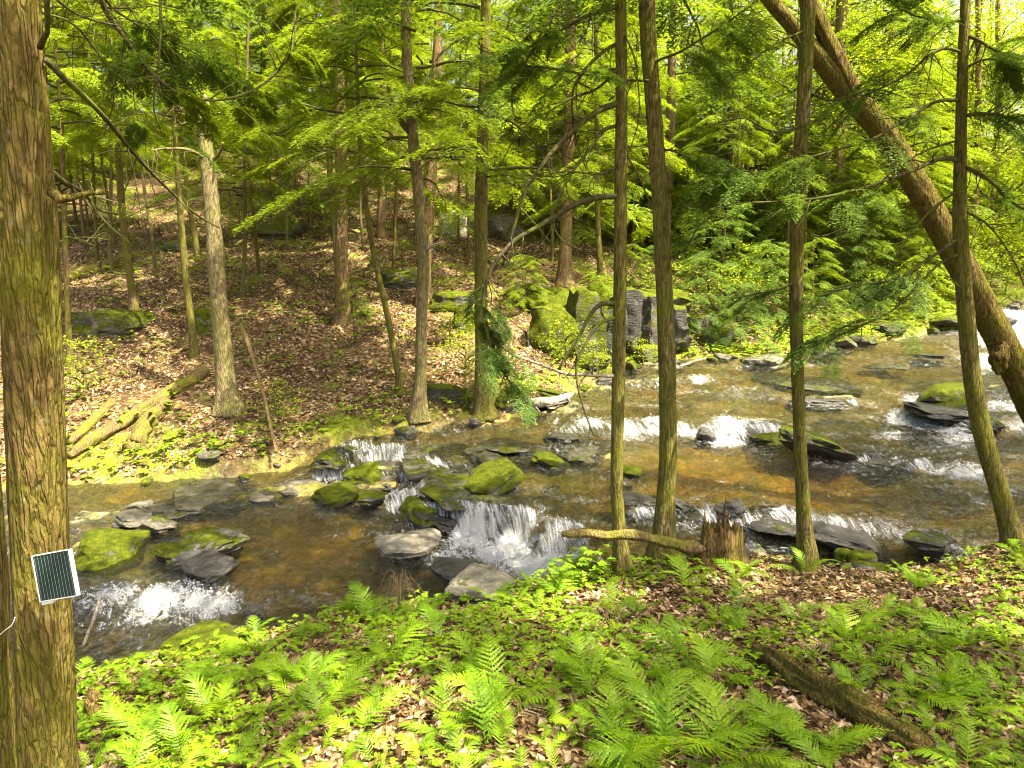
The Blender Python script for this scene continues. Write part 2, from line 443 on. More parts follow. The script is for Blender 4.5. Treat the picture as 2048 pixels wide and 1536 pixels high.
bank += [P(*a) for a in [(140, 720, 15.5), (450, 815, 13.9), (265, 610, 18), (200, 500, 24), (200, 385, 31), (500, 640, 18), (500, 500, 24.5), (500, 395, 30.5), (500, 290, 43), (685, 640, 18.5), (600, 760, 15.2),
         (800, 700, 16.5), (850, 560, 21.5), (960, 480, 27), (960, 375, 34), (960, 290, 48), (1000, 700, 17), (1130, 575, 21.5), (1300, 560, 23.5), (1330, 500, 28), (1330, 385, 36), (1430, 640, 22), (1500, 560, 26), (1500, 480, 33), (1500, 370, 42),
         (1700, 560, 27.5), (1700, 480, 36), (1700, 390, 44), (1900, 560, 30), (1950, 500, 40), (2040, 545, 35), (2040, 470, 50), (1380, 690, 20.6), (1250, 680, 19.5), (-100, 700, 15.5), (-300, 560, 20)]]
bank += [np.array(p, float) for p in [(-60, 40, 9), (60, 40, 8), (60, 80, 18), (-60, 80, 21), (0, 80, 21), (0, 130, 32), (-80, 130, 32), (90, 130, 28), (-30, 16, 1), (-70, 10, 0), (60, 15, 4), (-60, -30, 1), (60, -30, 3), (0, -30, 1.5), (-30, 6, -.6)]]
bank = np.array(bank)
def tps_fit(C, lam=0.02):
    n = len(C)
    r = np.linalg.norm(C[:, None, :2] - C[None, :, :2], axis=-1)
    K = r ** 2 * np.log(r + 1e-9) * 1.0 + lam * np.eye(n)
    Pm = np.hstack([np.ones((n, 1)), C[:, :2]])
    A = np.block([[K, Pm], [Pm.T, np.zeros((3, 3))]])
    return np.linalg.solve(A, np.concatenate([C[:, 2], np.zeros(3)]))
bw = tps_fit(bank)
def tps(x, y):
    s = bw[-3] + bw[-2] * x + bw[-1] * y
    for c, w in zip(bank, bw):
        r2 = (x - c[0]) ** 2 + (y - c[1]) ** 2
        s = s + w * 0.5 * r2 * np.log(r2 + 1e-12)
    return s
def sdist(x, y):
    """signed distance to the stream outline, positive inside"""
    d2 = np.full(x.shape, 1e9)
    ins = np.zeros(x.shape, bool)
    n = len(poly)
    for i in range(n):
        a, b = poly[i], poly[(i + 1) % n]
        e = b - a
        t = np.clip(((x - a[0]) * e[0] + (y - a[1]) * e[1]) / (e @ e), 0, 1)
        d2 = np.minimum(d2, (x - a[0] - t * e[0]) ** 2 + (y - a[1] - t * e[1]) ** 2)
        c = (a[1] > y) != (b[1] > y)
        with np.errstate(divide='ignore', invalid='ignore'):
            xi = a[0] + (y - a[1]) / (b[1] - a[1] if b[1] != a[1] else 1e-9) * e[0]
        ins ^= c & (x < xi)
    return np.where(ins, 1, -1) * np.sqrt(d2)
# water level controls: (px, py, z) on pools, lips and feet of the falls
LV = [Wz(*a) for a in [(200, 1150, -.9), (300, 1100, -.9), (400, 1050, -.88), (600, 1050, -.87), (700, 1100, -.89), (850, 1150, -.9), (250, 1000, -.86), (450, 980, -.84), (150, 980, -.86), (500, 1150, -.9), (650, 1170, -.92), (760, 1160, -.91),
      (230, 1185, -.92), (380, 1185, -.92), (300, 1240, -.99), (450, 1255, -.99), (600, 1235, -.97), (200, 1300, -1.06), (-100, 1200, -1.12), (-100, 1050, -.95), (-400, 1150, -1.2), (-600, 1050, -1.2),
      (880, 1075, -.9), (960, 1085, -.9), (1040, 1100, -.9), (1110, 1130, -.88), (980, 1130, -.9), (800, 1040, -.87), (1090, 1150, -.9),
      (880, 1000, -.46), (960, 995, -.42), (1040, 1000, -.40), (1110, 1025, -.40), (1180, 1065, -.42), (1220, 1090, -.45),
      (1000, 940, -.3), (1100, 960, -.33), (1150, 920, -.27), (1200, 980, -.33), (1200, 1030, -.38), (900, 905, -.25), (800, 872, -.22), (1000, 870, -.17), (1080, 855, -.12), (950, 840, -.1),
      (720, 878, -.26), (780, 884, -.28), (690, 893, -.3), (700, 926, -.66), (770, 930, -.66), (640, 930, -.7), (650, 980, -.78), (550, 950, -.78), (830, 965, -.5), (790, 985, -.76), (870, 955, -.38), (720, 1010, -.82),
      (1300, 950, -.22), (1400, 930, -.2), (1500, 950, -.2), (1600, 940, -.2), (1700, 960, -.2), (1800, 980, -.2), (1900, 1000, -.2), (1300, 1000, -.26), (1450, 1005, -.23), (1900, 1040, -.2), (1600, 1000, -.22), (1700, 1010, -.22), (2000, 1000, -.15),
      (1350, 1050, -.42), (1450, 1060, -.45), (1560, 1080, -.5), (1700, 1105, -.5), (1780, 1120, -.48), (1290, 1060, -.45),
      (1150, 880, -.13), (1250, 880, -.15), (1330, 882, -.16), (1440, 892, -.19), (1540, 888, -.18), (1200, 900, -.2),
      (1140, 838, .06), (1250, 830, .12), (1340, 835, .14), (1440, 838, .14), (1530, 840, .14), (1580, 845, .12),
      (1350, 790, .22), (1500, 805, .2), (1600, 825, .17), (1220, 800, .17), (1650, 855, .08), (1750, 880, .0), (1620, 880, -.02),
      (1700, 903, -.05), (1830, 915, -.03), (1760, 932, -.19), (1850, 942, -.19), (1950, 965, -.12), (2040, 960, -.03), (1940, 925, .0),
      (1600, 788, .35), (1700, 792, .35), (1600, 812, .21), (1700, 816, .2), (1400, 745, .5), (1400, 772, .34), (1350, 750, .48), (1480, 765, .42),
      (1500, 748, .45), (1600, 740, .5), (1700, 752, .47), (1800, 765, .48), (1850, 780, .45), (1950, 765, .55), (2040, 765, .62), (1800, 855, .10), (1880, 872, .06), (1950, 885, .05), (2040, 892, .07), (1850, 815, .30), (1960, 820, .35), (2040, 825, .4)]]
LV += [P(*a) for a in [(1300, 725, 18.6), (1450, 722, 18.8), (1600, 716, 19), (1750, 700, 20), (1850, 690, 20.5), (1950, 705, 20), (2030, 700, 21), (2030, 622, 23.5), (2100, 612, 25), (2300, 600, 27), (2150, 720, 19), (2300, 720, 19), (2300, 850, 13), (2300, 950, 10), (2650, 700, 20), (2000, 660, 22)]]
LV = np.array(LV)
def level(x, y):
    num = np.zeros_like(x); den = np.zeros_like(x)
    for c in LV:
        w = 1.0 / (((x - c[0]) ** 2 + (y - c[1]) ** 2) ** 2.2 + 1e-5)
        num += w * c[2]; den += w
    return num / den
DP = np.array([[*Wz(a, b, c)[:2], d] for a, b, c, d in [(300, 1100, -.9, .35), (250, 1020, -.88, .05), (600, 1050, -.9, .7), (450, 980, -.9, .0), (550, 960, -.85, .05), (850, 1150, -.9, .8), (1000, 940, -.3, .22), (900, 890, -.25, .2), (1150, 950, -.3, .25), (780, 880, -.28, .2),
      (1400, 950, -.2, 1.6), (1600, 960, -.2, 1.8), (1800, 1000, -.2, 1.1), (1900, 1030, -.2, .8), (1300, 930, -.2, .8), (1400, 800, .2, .35), (1600, 830, .17, .35), (1600, 750, .48, .5), (1650, 715, .6, .9), (1850, 860, .1, .4), (1250, 770, .25, .15), (1560, 1090, -.5, .5), (300, 1240, -1.05, .6), (650, 930, -.7, .3)]])
def depthf(x, y):
    num = np.zeros_like(x); den = np.zeros_like(x)
    for c in DP:
        w = 1.0 / (((x - c[0]) ** 2 + (y - c[1]) ** 2) ** 1.2 + 1e-3)
        num += w * c[2]; den += w
    return num / den
def slabs(x, y):
    """terraced bedrock relief"""
    a = n2(x * 0.6 + y * 0.2, y * 1.1 - x * 0.15, 1.15, 3.3, 4)
    st = np.floor(a * 5 + 0.5) / 5
    return 0.7 * st + 0.3 * a
def axis(lo, f0, f1, hi, step):
    fine = np.arange(f0, f1, step)
    out = [f0]
    s = step
    while out[-1] > lo: s *= 1.18; out.append(out[-1] - s)
    out2 = [fine[-1]]
    s = step
    while out2[-1] < hi: s *= 1.18; out2.append(out2[-1] + s)
    return np.concatenate([out[1:][::-1], fine, out2[1:]])
GX = axis(-110, -10, 15, 120, 0.075)
GY = axis(-50, 2.0, 25, 170, 0.075)
XX, YY = np.meshgrid(GX, GY)
def ground_at(x, y):
    s = sdist(x, y)
    b = tps(x, y)
    far = sstep(12, 18, y)
    b = b + (0.035 + 0.12 * far) * n2(x, y, 0.8, 1.0, 4) + (0.015 + .03 * far) * n2(x, y, 4.0, 2.0, 3)
    L = level(x, y)
    dep = depthf(x, y)
    gx_ = (level(x + .07, y) - level(x - .07, y)) / .14; gy_ = (level(x, y + .07) - level(x, y - .07)) / .14
    calm = 1 - sstep(.15, .6, np.hypot(gx_, gy_))
    bed = L - 0.05 - 0.22 * dep * sstep(-.1, 0.7, s) + 0.13 * slabs(x, y) * (0.35 + sstep(0, .5, s)) * (.15 + .85 * calm) - .05 * (1 - calm) + 0.02 * n2(x, y, 6, 5, 2)
    b = np.maximum(b, np.where(s < 0.3, L + 0.02 + 0.10 * sstep(0, .6, -s), -99))
    w = sstep(-0.22, 0.30, s + 0.12 * n2(x, y, 2.2, 7, 3))
    return b * (1 - w) + bed * w, s, L, w, dep
ZZ, SD, LL, BEDW, DEPF = ground_at(XX, YY)
def bil(A, x, y):
    x = np.asarray(x, float); y = np.asarray(y, float)
    i = np.clip(np.searchsorted(GX, x) - 1, 0, len(GX) - 2)
    j = np.clip(np.searchsorted(GY, y) - 1, 0, len(GY) - 2)
    u = (x - GX[i]) / (GX[i + 1] - GX[i]); v = (y - GY[j]) / (GY[j + 1] - GY[j])
    return A[j, i] * (1 - u) * (1 - v) + A[j, i + 1] * u * (1 - v) + A[j + 1, i] * (1 - u) * v + A[j + 1, i + 1] * u * v
def Hg(x, y): return bil(ZZ, x, y)
def Hw(x, y): return np.maximum(bil(ZZ, x, y), np.where(bil(SD, x, y) > -.1, bil(LL, x, y), -99))
def G(px, py, surf=Hg, dmax=110):
    """where the sight line through a photo pixel meets the ground"""
    r = ray(px, py); r = r / r[1]
    d = np.concatenate([np.arange(2.0, 30, 0.02), np.arange(30, dmax, 0.2)])
    h = surf(r[0] * d, d)
    z = CAM_Z + r[2] * d
    k = np.argmax(z < h)
    if z[k] >= h[k]: k = len(d) - 1
    return np.array([r[0] * d[k], d[k], float(h[k])])

ny, nx = XX.shape
idx = np.arange(ny * nx).reshape(ny, nx)
F = np.stack([idx[:-1, :-1], idx[:-1, 1:], idx[1:, 1:], idx[1:, :-1]], -1).reshape(-1, 4)
pool_o = np.zeros_like(XX)
for a, b, z, r_ in [(1400, 940, -.4, 1.0), (1560, 960, -.4, 1.1), (1650, 960, -.4, .7), (880, 885, -.3, .5), (980, 905, -.3, .5), (780, 872, -.3, .4), (1000, 836, -.1, .5), (620, 950, -.8, .6), (650, 1070, -.95, .9), (560, 1130, -.95, .8)]:
    c = Wz(a, b, z)
    pool_o = np.maximum(pool_o, np.exp(-((XX - c[0]) ** 2 + (YY - c[1]) ** 2) / (1.45 * r_) ** 2))
mossw = 0.35 * np.exp(-((SD + 0.4) / 0.7) ** 2) + 0.10 * sstep(6, 12, XX) * sstep(18, 22, YY) + .15 * sstep(16, 22, YY)
ground = link('ground', mk_mesh('ground', np.stack([XX, YY, ZZ], -1).reshape(-1, 3), F, MAT['ground'], True,
              attrs={'bed': BEDW.ravel(), 'ochre': (0.85 * pool_o).ravel(), 'moss': mossw.ravel()}))
tag(ground, kind='structure')

# ------------------------------------------------------------------ water
WS = 0.036
wx = np.arange(-12, 17, WS); wy = np.arange(4.6, 27, WS)
WX, WY = np.meshgrid(wx, wy)
wsd = bil(SD, WX, WY)
m_ = wsd > -0.35
xs, ys = WX[m_], WY[m_]
lv = level(xs, ys)
e_ = 0.06
gx = (level(xs + e_, ys) - level(xs - e_, ys)) / (2 * e_); gy = (level(xs, ys + e_) - level(xs, ys - e_)) / (2 * e_)
slope = np.hypot(gx, gy)
foam = np.maximum(np.clip((slope - 0.2) * .9, 0, .58), np.clip(.14 + slope * .8, 0, .36))
for a, b, z, r_, amp in [(940, 1085, -.9, .45, 1.0), (1010, 1105, -.9, .5, 1.1), (1080, 1135, -.9, .45, 1.05), (900, 1110, -.9, .4, .75), (860, 1080, -.9, .2, .35), (1000, 1140, -.9, .3, .6),
      (220, 1205, -1., .5, .7), (330, 1205, -1., .5, .85), (420, 1215, -1., .45, .8), (300, 1235, -1., .4, .6), (380, 1240, -1., .35, .55), (540, 1210, -1., .45, .38), (260, 1260, -1.05, .5, .42), (620, 1195, -.95, .4, .32),
      (1180, 850, -.02, .5, .65), (1250, 865, -.1, .5, .7), (1310, 862, -.1, .4, .6), (1460, 860, -.05, .38, 1.0), (1450, 885, -.18, .4, .85), (1520, 862, -.05, .35, .55), (1400, 870, -.1, .3, .45),
      (1820, 840, .15, .6, .8), (1880, 855, .1, .7, .75), (1840, 800, .35, .5, .65), (1930, 870, .1, .6, .65), (1780, 870, .05, .5, .5), (1900, 890, .0, .5, .5), (2010, 800, .5, .8, .7),
      (1880, 945, -.18, .4, .65), (1930, 955, -.15, .5, .7), (1990, 970, -.12, .4, .5), (1700, 925, -.18, .35, .45), (1780, 935, -.18, .35, .4),
      (2030, 660, 1.2, 1.4, .9), (2030, 720, .75, 1.5, .7), (1950, 735, .65, .8, .4), (1400, 760, .4, .5, .55), (1660, 808, .25, .6, .45), (1610, 806, .25, .4, .4), (1300, 810, .15, .7, .35), (1380, 780, .3, .6, .35),
      (710, 905, -.45, .22, .6), (770, 910, -.45, .25, .45), (690, 915, -.6, .2, .5), (1200, 1000, -.35, .3, .35), (1380, 1060, -.45, .35, .5), (1500, 1095, -.5, .35, .4), (1560, 1100, -.5, .3, .4), (1700, 1110, -.5, .3, .35), (760, 1140, -.9, .4, .25), (1000, 1000, -.42, .3, .25)]:
    c = Wz(a, b, z)
    foam = np.maximum(foam, amp * (1 + .22 * n2(xs, ys, 3.1, 6.6, 3)) * np.exp(-((xs - c[0]) ** 2 + (ys - c[1]) ** 2) / r_ ** 2))
for c, r_, amp in [(P(2035, 640, 23), 1.3, 1.0), (P(2040, 690, 21.5), 1.3, .9), (P(2010, 735, 18.5), 1.2, .75), (P(1990, 690, 21.5), 1.0, .7)]:
    foam = np.maximum(foam, amp * np.exp(-((xs - c[0]) ** 2 + (ys - c[1]) ** 2) / r_ ** 2))
turb = 0.012 + 0.07 * foam
wz = lv + turb * n2(xs, ys, 7.0, 1.5, 3) + 0.5 * turb * n2(xs, ys, 19.0, 4.5, 2)
dep_v = np.clip((lv - bil(ZZ, xs, ys)) / 0.5, 0, 1)
vid = np.full(WX.shape, -1); vid[m_] = np.arange(len(xs))
q = np.stack([vid[:-1, :-1], vid[:-1, 1:], vid[1:, 1:], vid[1:, :-1]], -1).reshape(-1, 4)
q = q[(q >= 0).all(1)]
under = (wz - bil(ZZ, xs, ys)) < -0.12
q = q[~under[q].all(1)]
water = link('water', mk_mesh('water', np.stack([xs, ys, wz], -1), q, MAT['water'], True, attrs={'foam': np.clip(foam, 0, 1), 'depth': dep_v, 'steep': np.clip((slope - .15) * 2.0, 0, 1)}))
tag(water, kind='structure')

# drops and broken foam thrown up by the falls
gd = np.random.default_rng(17)
okf = np.where(foam > .52)[0]
sel = gd.choice(okf, 5200, p=(foam[okf] ** 2) / (foam[okf] ** 2).sum())
nD = len(sel)
dc = np.stack([xs[sel] + gd.normal(size=nD) * .05, ys[sel] + gd.normal(size=nD) * .05, wz[sel] + .004 + np.abs(gd.normal(size=nD)) * .035], -1)
dr = gd.uniform(.003, .011, nD)
octv_ = np.array([[1, 0, 0], [-1, 0, 0], [0, 1, 0], [0, -1, 0], [0, 0, 1], [0, 0, -1]], float)
octf_ = np.array([[0, 2, 4], [2, 1, 4], [1, 3, 4], [3, 0, 4], [2, 0, 5], [1, 2, 5], [3, 1, 5], [0, 3, 5]])
Vd = (dc[:, None] + octv_[None] * dr[:, None, None] * gd.uniform(.6, 1.6, (nD, 1, 3))).reshape(-1, 3)
Fd = (octf_[None] + 6 * np.arange(nD)[:, None, None]).reshape(-1, 3)
tag(link('water_spray', mk_mesh('water_spray', Vd, Fd, simple('spray_drops', (0.88, 0.90, 0.90), 0.25, 0.5), True)), 'white drops and flecks of foam thrown up by the small falls', 'spray', kind='stuff')

# ------------------------------------------------------------------ rocks
def ico(sub):
    bm_ = __import__('bmesh').new()
    __import__('bmesh').ops.create_icosphere(bm_, subdivisions=sub, radius=1.0)
    V = np.array([v.co[:] for v in bm_.verts]); Fq = np.array([[v.index for v in f.verts] for f in bm_.faces])
    bm_.free()
    return V, Fq
ICO = {k: ico(k) for k in (3, 4, 5)}
def rock_verts(seed, size, cuts=9, sub=4, boxy=0.5, rough=0.06):
    r = np.random.default_rng(seed)
    V, Fq = ICO[sub]
    V = V.copy()
    # towards a box, then sliced by random planes
    c = V / np.abs(V).max(1, keepdims=True)
    V = V * (1 - boxy) + c * 0.85 * boxy
    for k in range(cuts):
        n = r.normal(size=3); n[2] *= 0.6; n /= np.linalg.norm(n)
        h = r.uniform(0.55, 0.9)
        d = V @ n - h
        V = V - np.clip(d, 0, None)[:, None] * n * 0.98
    nn = unit(V)
    V = V + nn * (rough * fbm(V * 2.2 + seed * 3.7, 4)[:, None] * 1.2)
    lz = V[:, 2] * 5 + .5 * vnoise(V * 1.5 + seed)
    lay = vnoise(np.stack([V[:, 0] * .6, V[:, 1] * .6, np.floor(lz) * 1.7 + seed], -1))
    V[:, :2] *= 1 + 0.10 * lay[:, None]
    V = V + nn * (rough * .35 * fbm(V * 7.0 + seed, 2)[:, None])
    return V * np.asarray(size), Fq
def rock(px, py, wpx, hpx, label, moss=0.5, wet=0.2, tone=1.0, depth=0.8, tilt=(0, 0), rz=0, surf=Hw, seed=None, name='rock', group='rocks of the stream and its banks', boxy=0.5, cuts=9, sub=4, sink=0.42, cat='rock', d=None):
    """(px, py) is the foot of the rock in the photo; width and height in photo pixels"""
    b = G(px, py, surf) if d is None else P(px, py, d)
    k = b[1] / FPX
    w, h = wpx * k, hpx * k
    sz = (w * 0.56, w * 0.5 * depth, h * 0.62)
    V, Fq = rock_verts(seed if seed is not None else int(px * 7 + py), sz, cuts, sub, boxy)
    Rm = np.array(Matrix.Rotation(rz, 3, 'Z') @ Matrix.Rotation(R(tilt[1]), 3, 'Y') @ Matrix.Rotation(R(tilt[0]), 3, 'X'))
    V = V @ Rm.T
    lc = np.array([b[0], b[1] + w * 0.22 * depth, b[2] + h * (0.62 - sink)])
    wv = np.zeros(len(V))
    if surf is Hw:
        wl = bil(LL, V[:, 0] + lc[0], V[:, 1] + lc[1])
        wv = 1 - sstep(.01, .07, V[:, 2] + lc[2] - wl + .03 * vnoise(V * 9))
    me = mk_mesh(name, V, Fq, MAT['rock'], True, attrs={'wetband': wv}, sharp=32)
    o = link(name, me, None, tuple(lc))
    tag(o, label, cat, group)
    o['moss'] = float(moss); o['wet'] = float(wet); o['tone'] = float(tone)
    return o
ROCKS = [
 (392, 1108, 172, 66, 'wide flat slab topped with moss in the shallow pool, nearest the solar panel tree', .62, .15, 1.25, .8, (4, -4)),
 (350, 1115, 95, 32, 'low mossy stone tucked under the left edge of the wide flat slab', .85, .3, .9, .7, (0, 5)),
 (312, 1062, 74, 46, 'small angular moss-topped rock just behind the wide flat slab', .62, .1, 1.1, .8, (6, 8)),
 (415, 1148, 90, 48, 'smooth grey wet stone in the pool in front of the wide flat slab', .22, .8, .9, .8, (0, 12)),
 (185, 1130, 150, 62, 'broad low moss-covered ledge directly right of the solar panel tree', .95, .1, 1, 1.2, (5, 8)),
 (262, 1045, 90, 30, 'low brown slab between the mossy ledge and the small angular rock', .3, .3, .9, 1, (0, 8)),
 (272, 1015, 46, 20, 'pale flat stone lying in the shallows left of the pool', .05, 0, 1.7, .9, (0, -4)),
 (725, 965, 84, 50, 'bright yellow-green moss boulder in sun below the small left waterfall', .98, .1, 1, .8, (10, -8)),
 (655, 1005, 96, 44, 'mossy boulder at the left end of the mid-stream rock cluster', .85, .3, .8, .8, (0, -8)),
 (738, 1012, 82, 44, 'rounded mossy boulder in front of the bright sunlit moss boulder', .8, .4, .8, .8, (0, 0)),
 (975, 985, 138, 58, 'large green moss slab on the shelf above the main waterfall', .85, .3, .8, .9, (10, -10)),
 (838, 1040, 92, 54, 'mossy rock at the left lip of the main waterfall', .8, .5, .7, .8, (0, 8)),
 (892, 1062, 100, 50, 'dark wet rock face beside the left edge of the main waterfall', .15, .95, .7, .7, (0, 18)),
 (805, 1103, 136, 48, 'smooth pale tan stone lying in the pool left of the main waterfall', .2, .1, 1.5, .7, (0, -6)),
 (975, 1195, 142, 58, 'rounded tan boulder at the near bank below the main waterfall', .35, .1, 1.2, .9, (0, 0)),
 (925, 1158, 126, 36, 'low dark wet stone in front of the white water pool', .2, .95, .7, .6, (0, 6)),
 (508, 1240, 52, 48, 'dark pointed stone standing in the nearest rapids', .5, .7, .7, .7, (0, -25)),
 (375, 1308, 150, 46, 'green moss-covered mound at the near water edge behind ferns', .98, .1, .9, .8, (0, 0)),
 (1545, 890, 86, 44, 'mossy boulder beside the brightest small waterfall', .82, .6, .8, .8, (0, -12)),
 (1655, 908, 140, 62, 'dark mossy slab just right of the slim trunk in mid stream', .75, .7, .7, .8, (6, 14)),
 (1412, 880, 44, 46, 'brown block splitting the small waterfall', .25, .8, .9, .7, (0, 0)),
 (1505, 878, 44, 40, 'brown wet block at the right side of the small waterfall', .2, .85, .9, .7, (0, 6)),
 (1912, 812, 118, 74, 'big mossy boulder in the right cascade beside the bent trunk', .85, .4, .8, .9, (0, -6)),
 (1905, 840, 130, 40, 'dark wet stone below the big mossy cascade boulder', .15, .95, .6, .8, (0, 8)),
 (1985, 860, 70, 50, 'green-sided wet rock under the leaning trunk in the cascade', .6, .8, .7, .8, (0, 14)),
 (1770, 925, 150, 22, 'long low dark ledge stone in the foam at right', .2, .95, .6, .6, (0, 4)),
 (1655, 806, 110, 26, 'flat dark ledge across the upper right stream', .25, .9, .8, .7, (0, 2)),
 (1095, 795, 90, 34, 'mossy flat slab at the far bank foot right of the tall straight trunk', .8, .2, 1, .9, (0, 10)),
 (1100, 815, 96, 28, 'grey broken slab lying under the mossy far bank slab', .15, .3, 1.1, .8, (0, -8)),
 (1165, 775, 52, 26, 'small bright mossy stone at the far water edge', .9, .3, .9, .8, (0, 0)),
 (1265, 952, 48, 30, 'small moss-topped stone between the two foreground trunks', .9, .6, .6, .8, (0, 8)),
 (1285, 1003, 110, 26, 'dark flat slab behind the two foreground trunks', .2, .9, .6, .7, (0, 4)),
 (1362, 1010, 70, 26, 'dark tilted flagstone right of the two foreground trunks', .3, .8, .8, .6, (0, 24)),
 (1470, 1028, 66, 44, 'dark triangular stone behind the splintered stump', .45, .8, .7, .7, (0, 10)),
 (1560, 1062, 170, 34, 'dark undercut ledge left of the slim trunk by the near bank', .3, .9, .6, .8, (4, 2)),
 (1725, 1102, 190, 48, 'long dark layered slab right of the slim trunk by the near bank', .15, .85, .8, .6, (5, 10)),
 (1880, 1100, 110, 44, 'dark round boulder at the near bank in front of the golden water', .55, .6, .7, .8, (0, 0)),
 (1880, 1073, 48, 16, 'small black stone resting on the dark round boulder', .1, .95, .5, .8, (0, 0)),
 (1030, 900, 110, 18, 'low slab awash on the stream shelf', .55, .7, .9, .9, (0, 3)),
 (1105, 925, 80, 26, 'yellow-green mossy ledge on the shelf left of the two foreground trunks', .9, .4, .8, .9, (0, 3)),
 (1125, 880, 70, 26, 'dark stone at the left end of the middle rapids', .3, .9, .6, .8, (0, 0)),
 (1540, 735, 96, 44, 'pale angular boulder with moss at the far water edge', .55, .1, 1.3, .8, (0, -10)),
 (1645, 715, 56, 50, 'blocky mossy boulder on the far bank right of the slim trunk', .75, .1, 1.0, .8, (0, 0)),
 (1690, 695, 74, 60, 'round mossy boulder in the far bank row of boulders, behind the blocky one', .75, .2, .8, .9, (0, 0)),
 (1735, 690, 66, 62, 'dark boulder at the right end of the far bank row', .6, .3, .6, .9, (0, 5)),
 (1780, 665, 70, 50, 'shadowed mossy boulder under the far bank shrubs', .7, .3, .6, .9, (0, 0)),
 (1900, 655, 100, 60, 'yellow-green boulder at the far bend left of the upper fall', .85, .1, .9, .9, (0, 0)),
 (1990, 645, 100, 60, 'grey-green boulder beside the upper fall, behind the leaning trunk', .5, .1, .9, .9, (0, 0)),
 (1780, 735, 70, 14, 'thin wet slab breaking the surface upstream', .5, .8, .7, .9, (0, 0)),
 (1860, 712, 60, 12, 'dark sliver of ledge in the upper stream by the bent trunk', .4, .9, .6, .9, (0, 0)),
 (1330, 735, 80, 22, 'grey dry ledge at the foot of the rock outcrop', .15, .1, 1.4, .9, (0, 0)),
 (590, 985, 110, 26, 'pale sunlit slab awash at the far left shallows', .2, .2, 1.5, .9, (0, 0)),
 (520, 1000, 60, 14, 'white sunlit flat stone in the left shallows', .0, .0, 2.0, .9, (0, 0)),
 (880, 930, 190, 24, 'broad low bedrock slab across the shelf behind the large green slab', .5, .4, 1.1, 1.0, (3, 3)),
 (760, 955, 150, 24, 'wide wet bedrock step behind the sunlit moss boulder', .45, .5, 1.0, 1.0, (3, -3)),
 (1010, 925, 170, 20, 'flat dark bedrock sheet behind the large green slab', .45, .6, .8, 1.0, (2, 4)),
 (900, 1005, 150, 30, 'mossy bedrock lip feeding the main waterfall', .6, .5, .9, 1.0, (4, 5)),
 (400, 1000, 200, 16, 'broad tan bedrock sheet just awash in the left shallows', .4, .6, .8, 1.0, (1, 2)),
 (330, 1030, 160, 14, 'flat brown bedrock sheet awash left of the pool', .35, .4, 1.1, 1.0, (1, -2)),
 (1180, 905, 150, 16, 'low bedrock ledge awash behind the left foreground trunk', .45, .6, .9, 1.0, (2, 2)),
 (1640, 770, 200, 14, 'smooth greenish bedrock sheet in the upper right stream', .5, .6, .9, 1.0, (2, 2)),
 (660, 925, 90, 36, 'mossy ledge at the left side of the small left waterfall', .75, .4, .7, .9, (0, 0)),
]
for i, a in enumerate(ROCKS):
    px, py, w, h, lab, moss, wet, tone, dp, tl = a
    rock(px, py, w * 1.1, h * (.74 if py > 700 and h > 24 else .6), lab, moss - .16, min(1, .35 + wet * .7), tone * .85, dp * 1.45, tl, rz=((i * 37) % 11 - 5) * 0.09, seed=i + 11, cuts=13, boxy=.6, sink=.85 if h <= 26 else .5)  # raised wetness also puts shadow into the colour of the far-bank boulders
gq = np.random.default_rng(91)
ring = np.vstack([np.array([p[:2] for p in near_edge[2:18]]), np.array([p[:2] for p in far_edge[2:21]])])
nst_ = 0
while nst_ < 95:
    i = gq.integers(len(ring) - 1)
    if i == 15: continue
    tt = gq.uniform(); c = ring[i] * (1 - tt) + ring[i + 1] * tt + gq.normal(size=2) * np.array([.3, .35])
    if float(bil(SD, c[0], c[1])) < -.15: continue
    w = gq.uniform(.05, .20) * (1 + .04 * c[1])
    V, Fq = rock_verts(2000 + nst_, (w, w * gq.uniform(.6, 1.1), w * gq.uniform(.35, .7)), 8, 3, .5, .08)
    z = float(Hw(c[0], c[1]))
    wl = float(bil(LL, c[0], c[1]))
    o = link('stone', mk_mesh('stone', V, Fq, MAT['rock'], True, attrs={'wetband': 1 - sstep(.01, .05, V[:, 2] + z - wl)}), None, (c[0], c[1], z + w * .08))
    o.rotation_euler = (gq.normal() * .2, gq.normal() * .2, gq.uniform(0, 6))
    mo = float(gq.choice([.2, .5, .8])); u_ = 1024 + FPX * c[0] / c[1]
    lab = ('bare' if mo < .3 else 'half-mossy' if mo < .6 else 'mossy') + ' loose stone at the ' + ('near' if i < 15 else 'far') + ' water edge, ' + ('left' if u_ < 700 else 'middle' if u_ < 1350 else 'right') + ' third of the stream'
    tag(o, lab, 'stone', 'stones: ' + lab)
    o['moss'] = mo; o['wet'] = float(gq.uniform(0, .6)); o['tone'] = float(gq.uniform(.6, 1.3))
    nst_ += 1
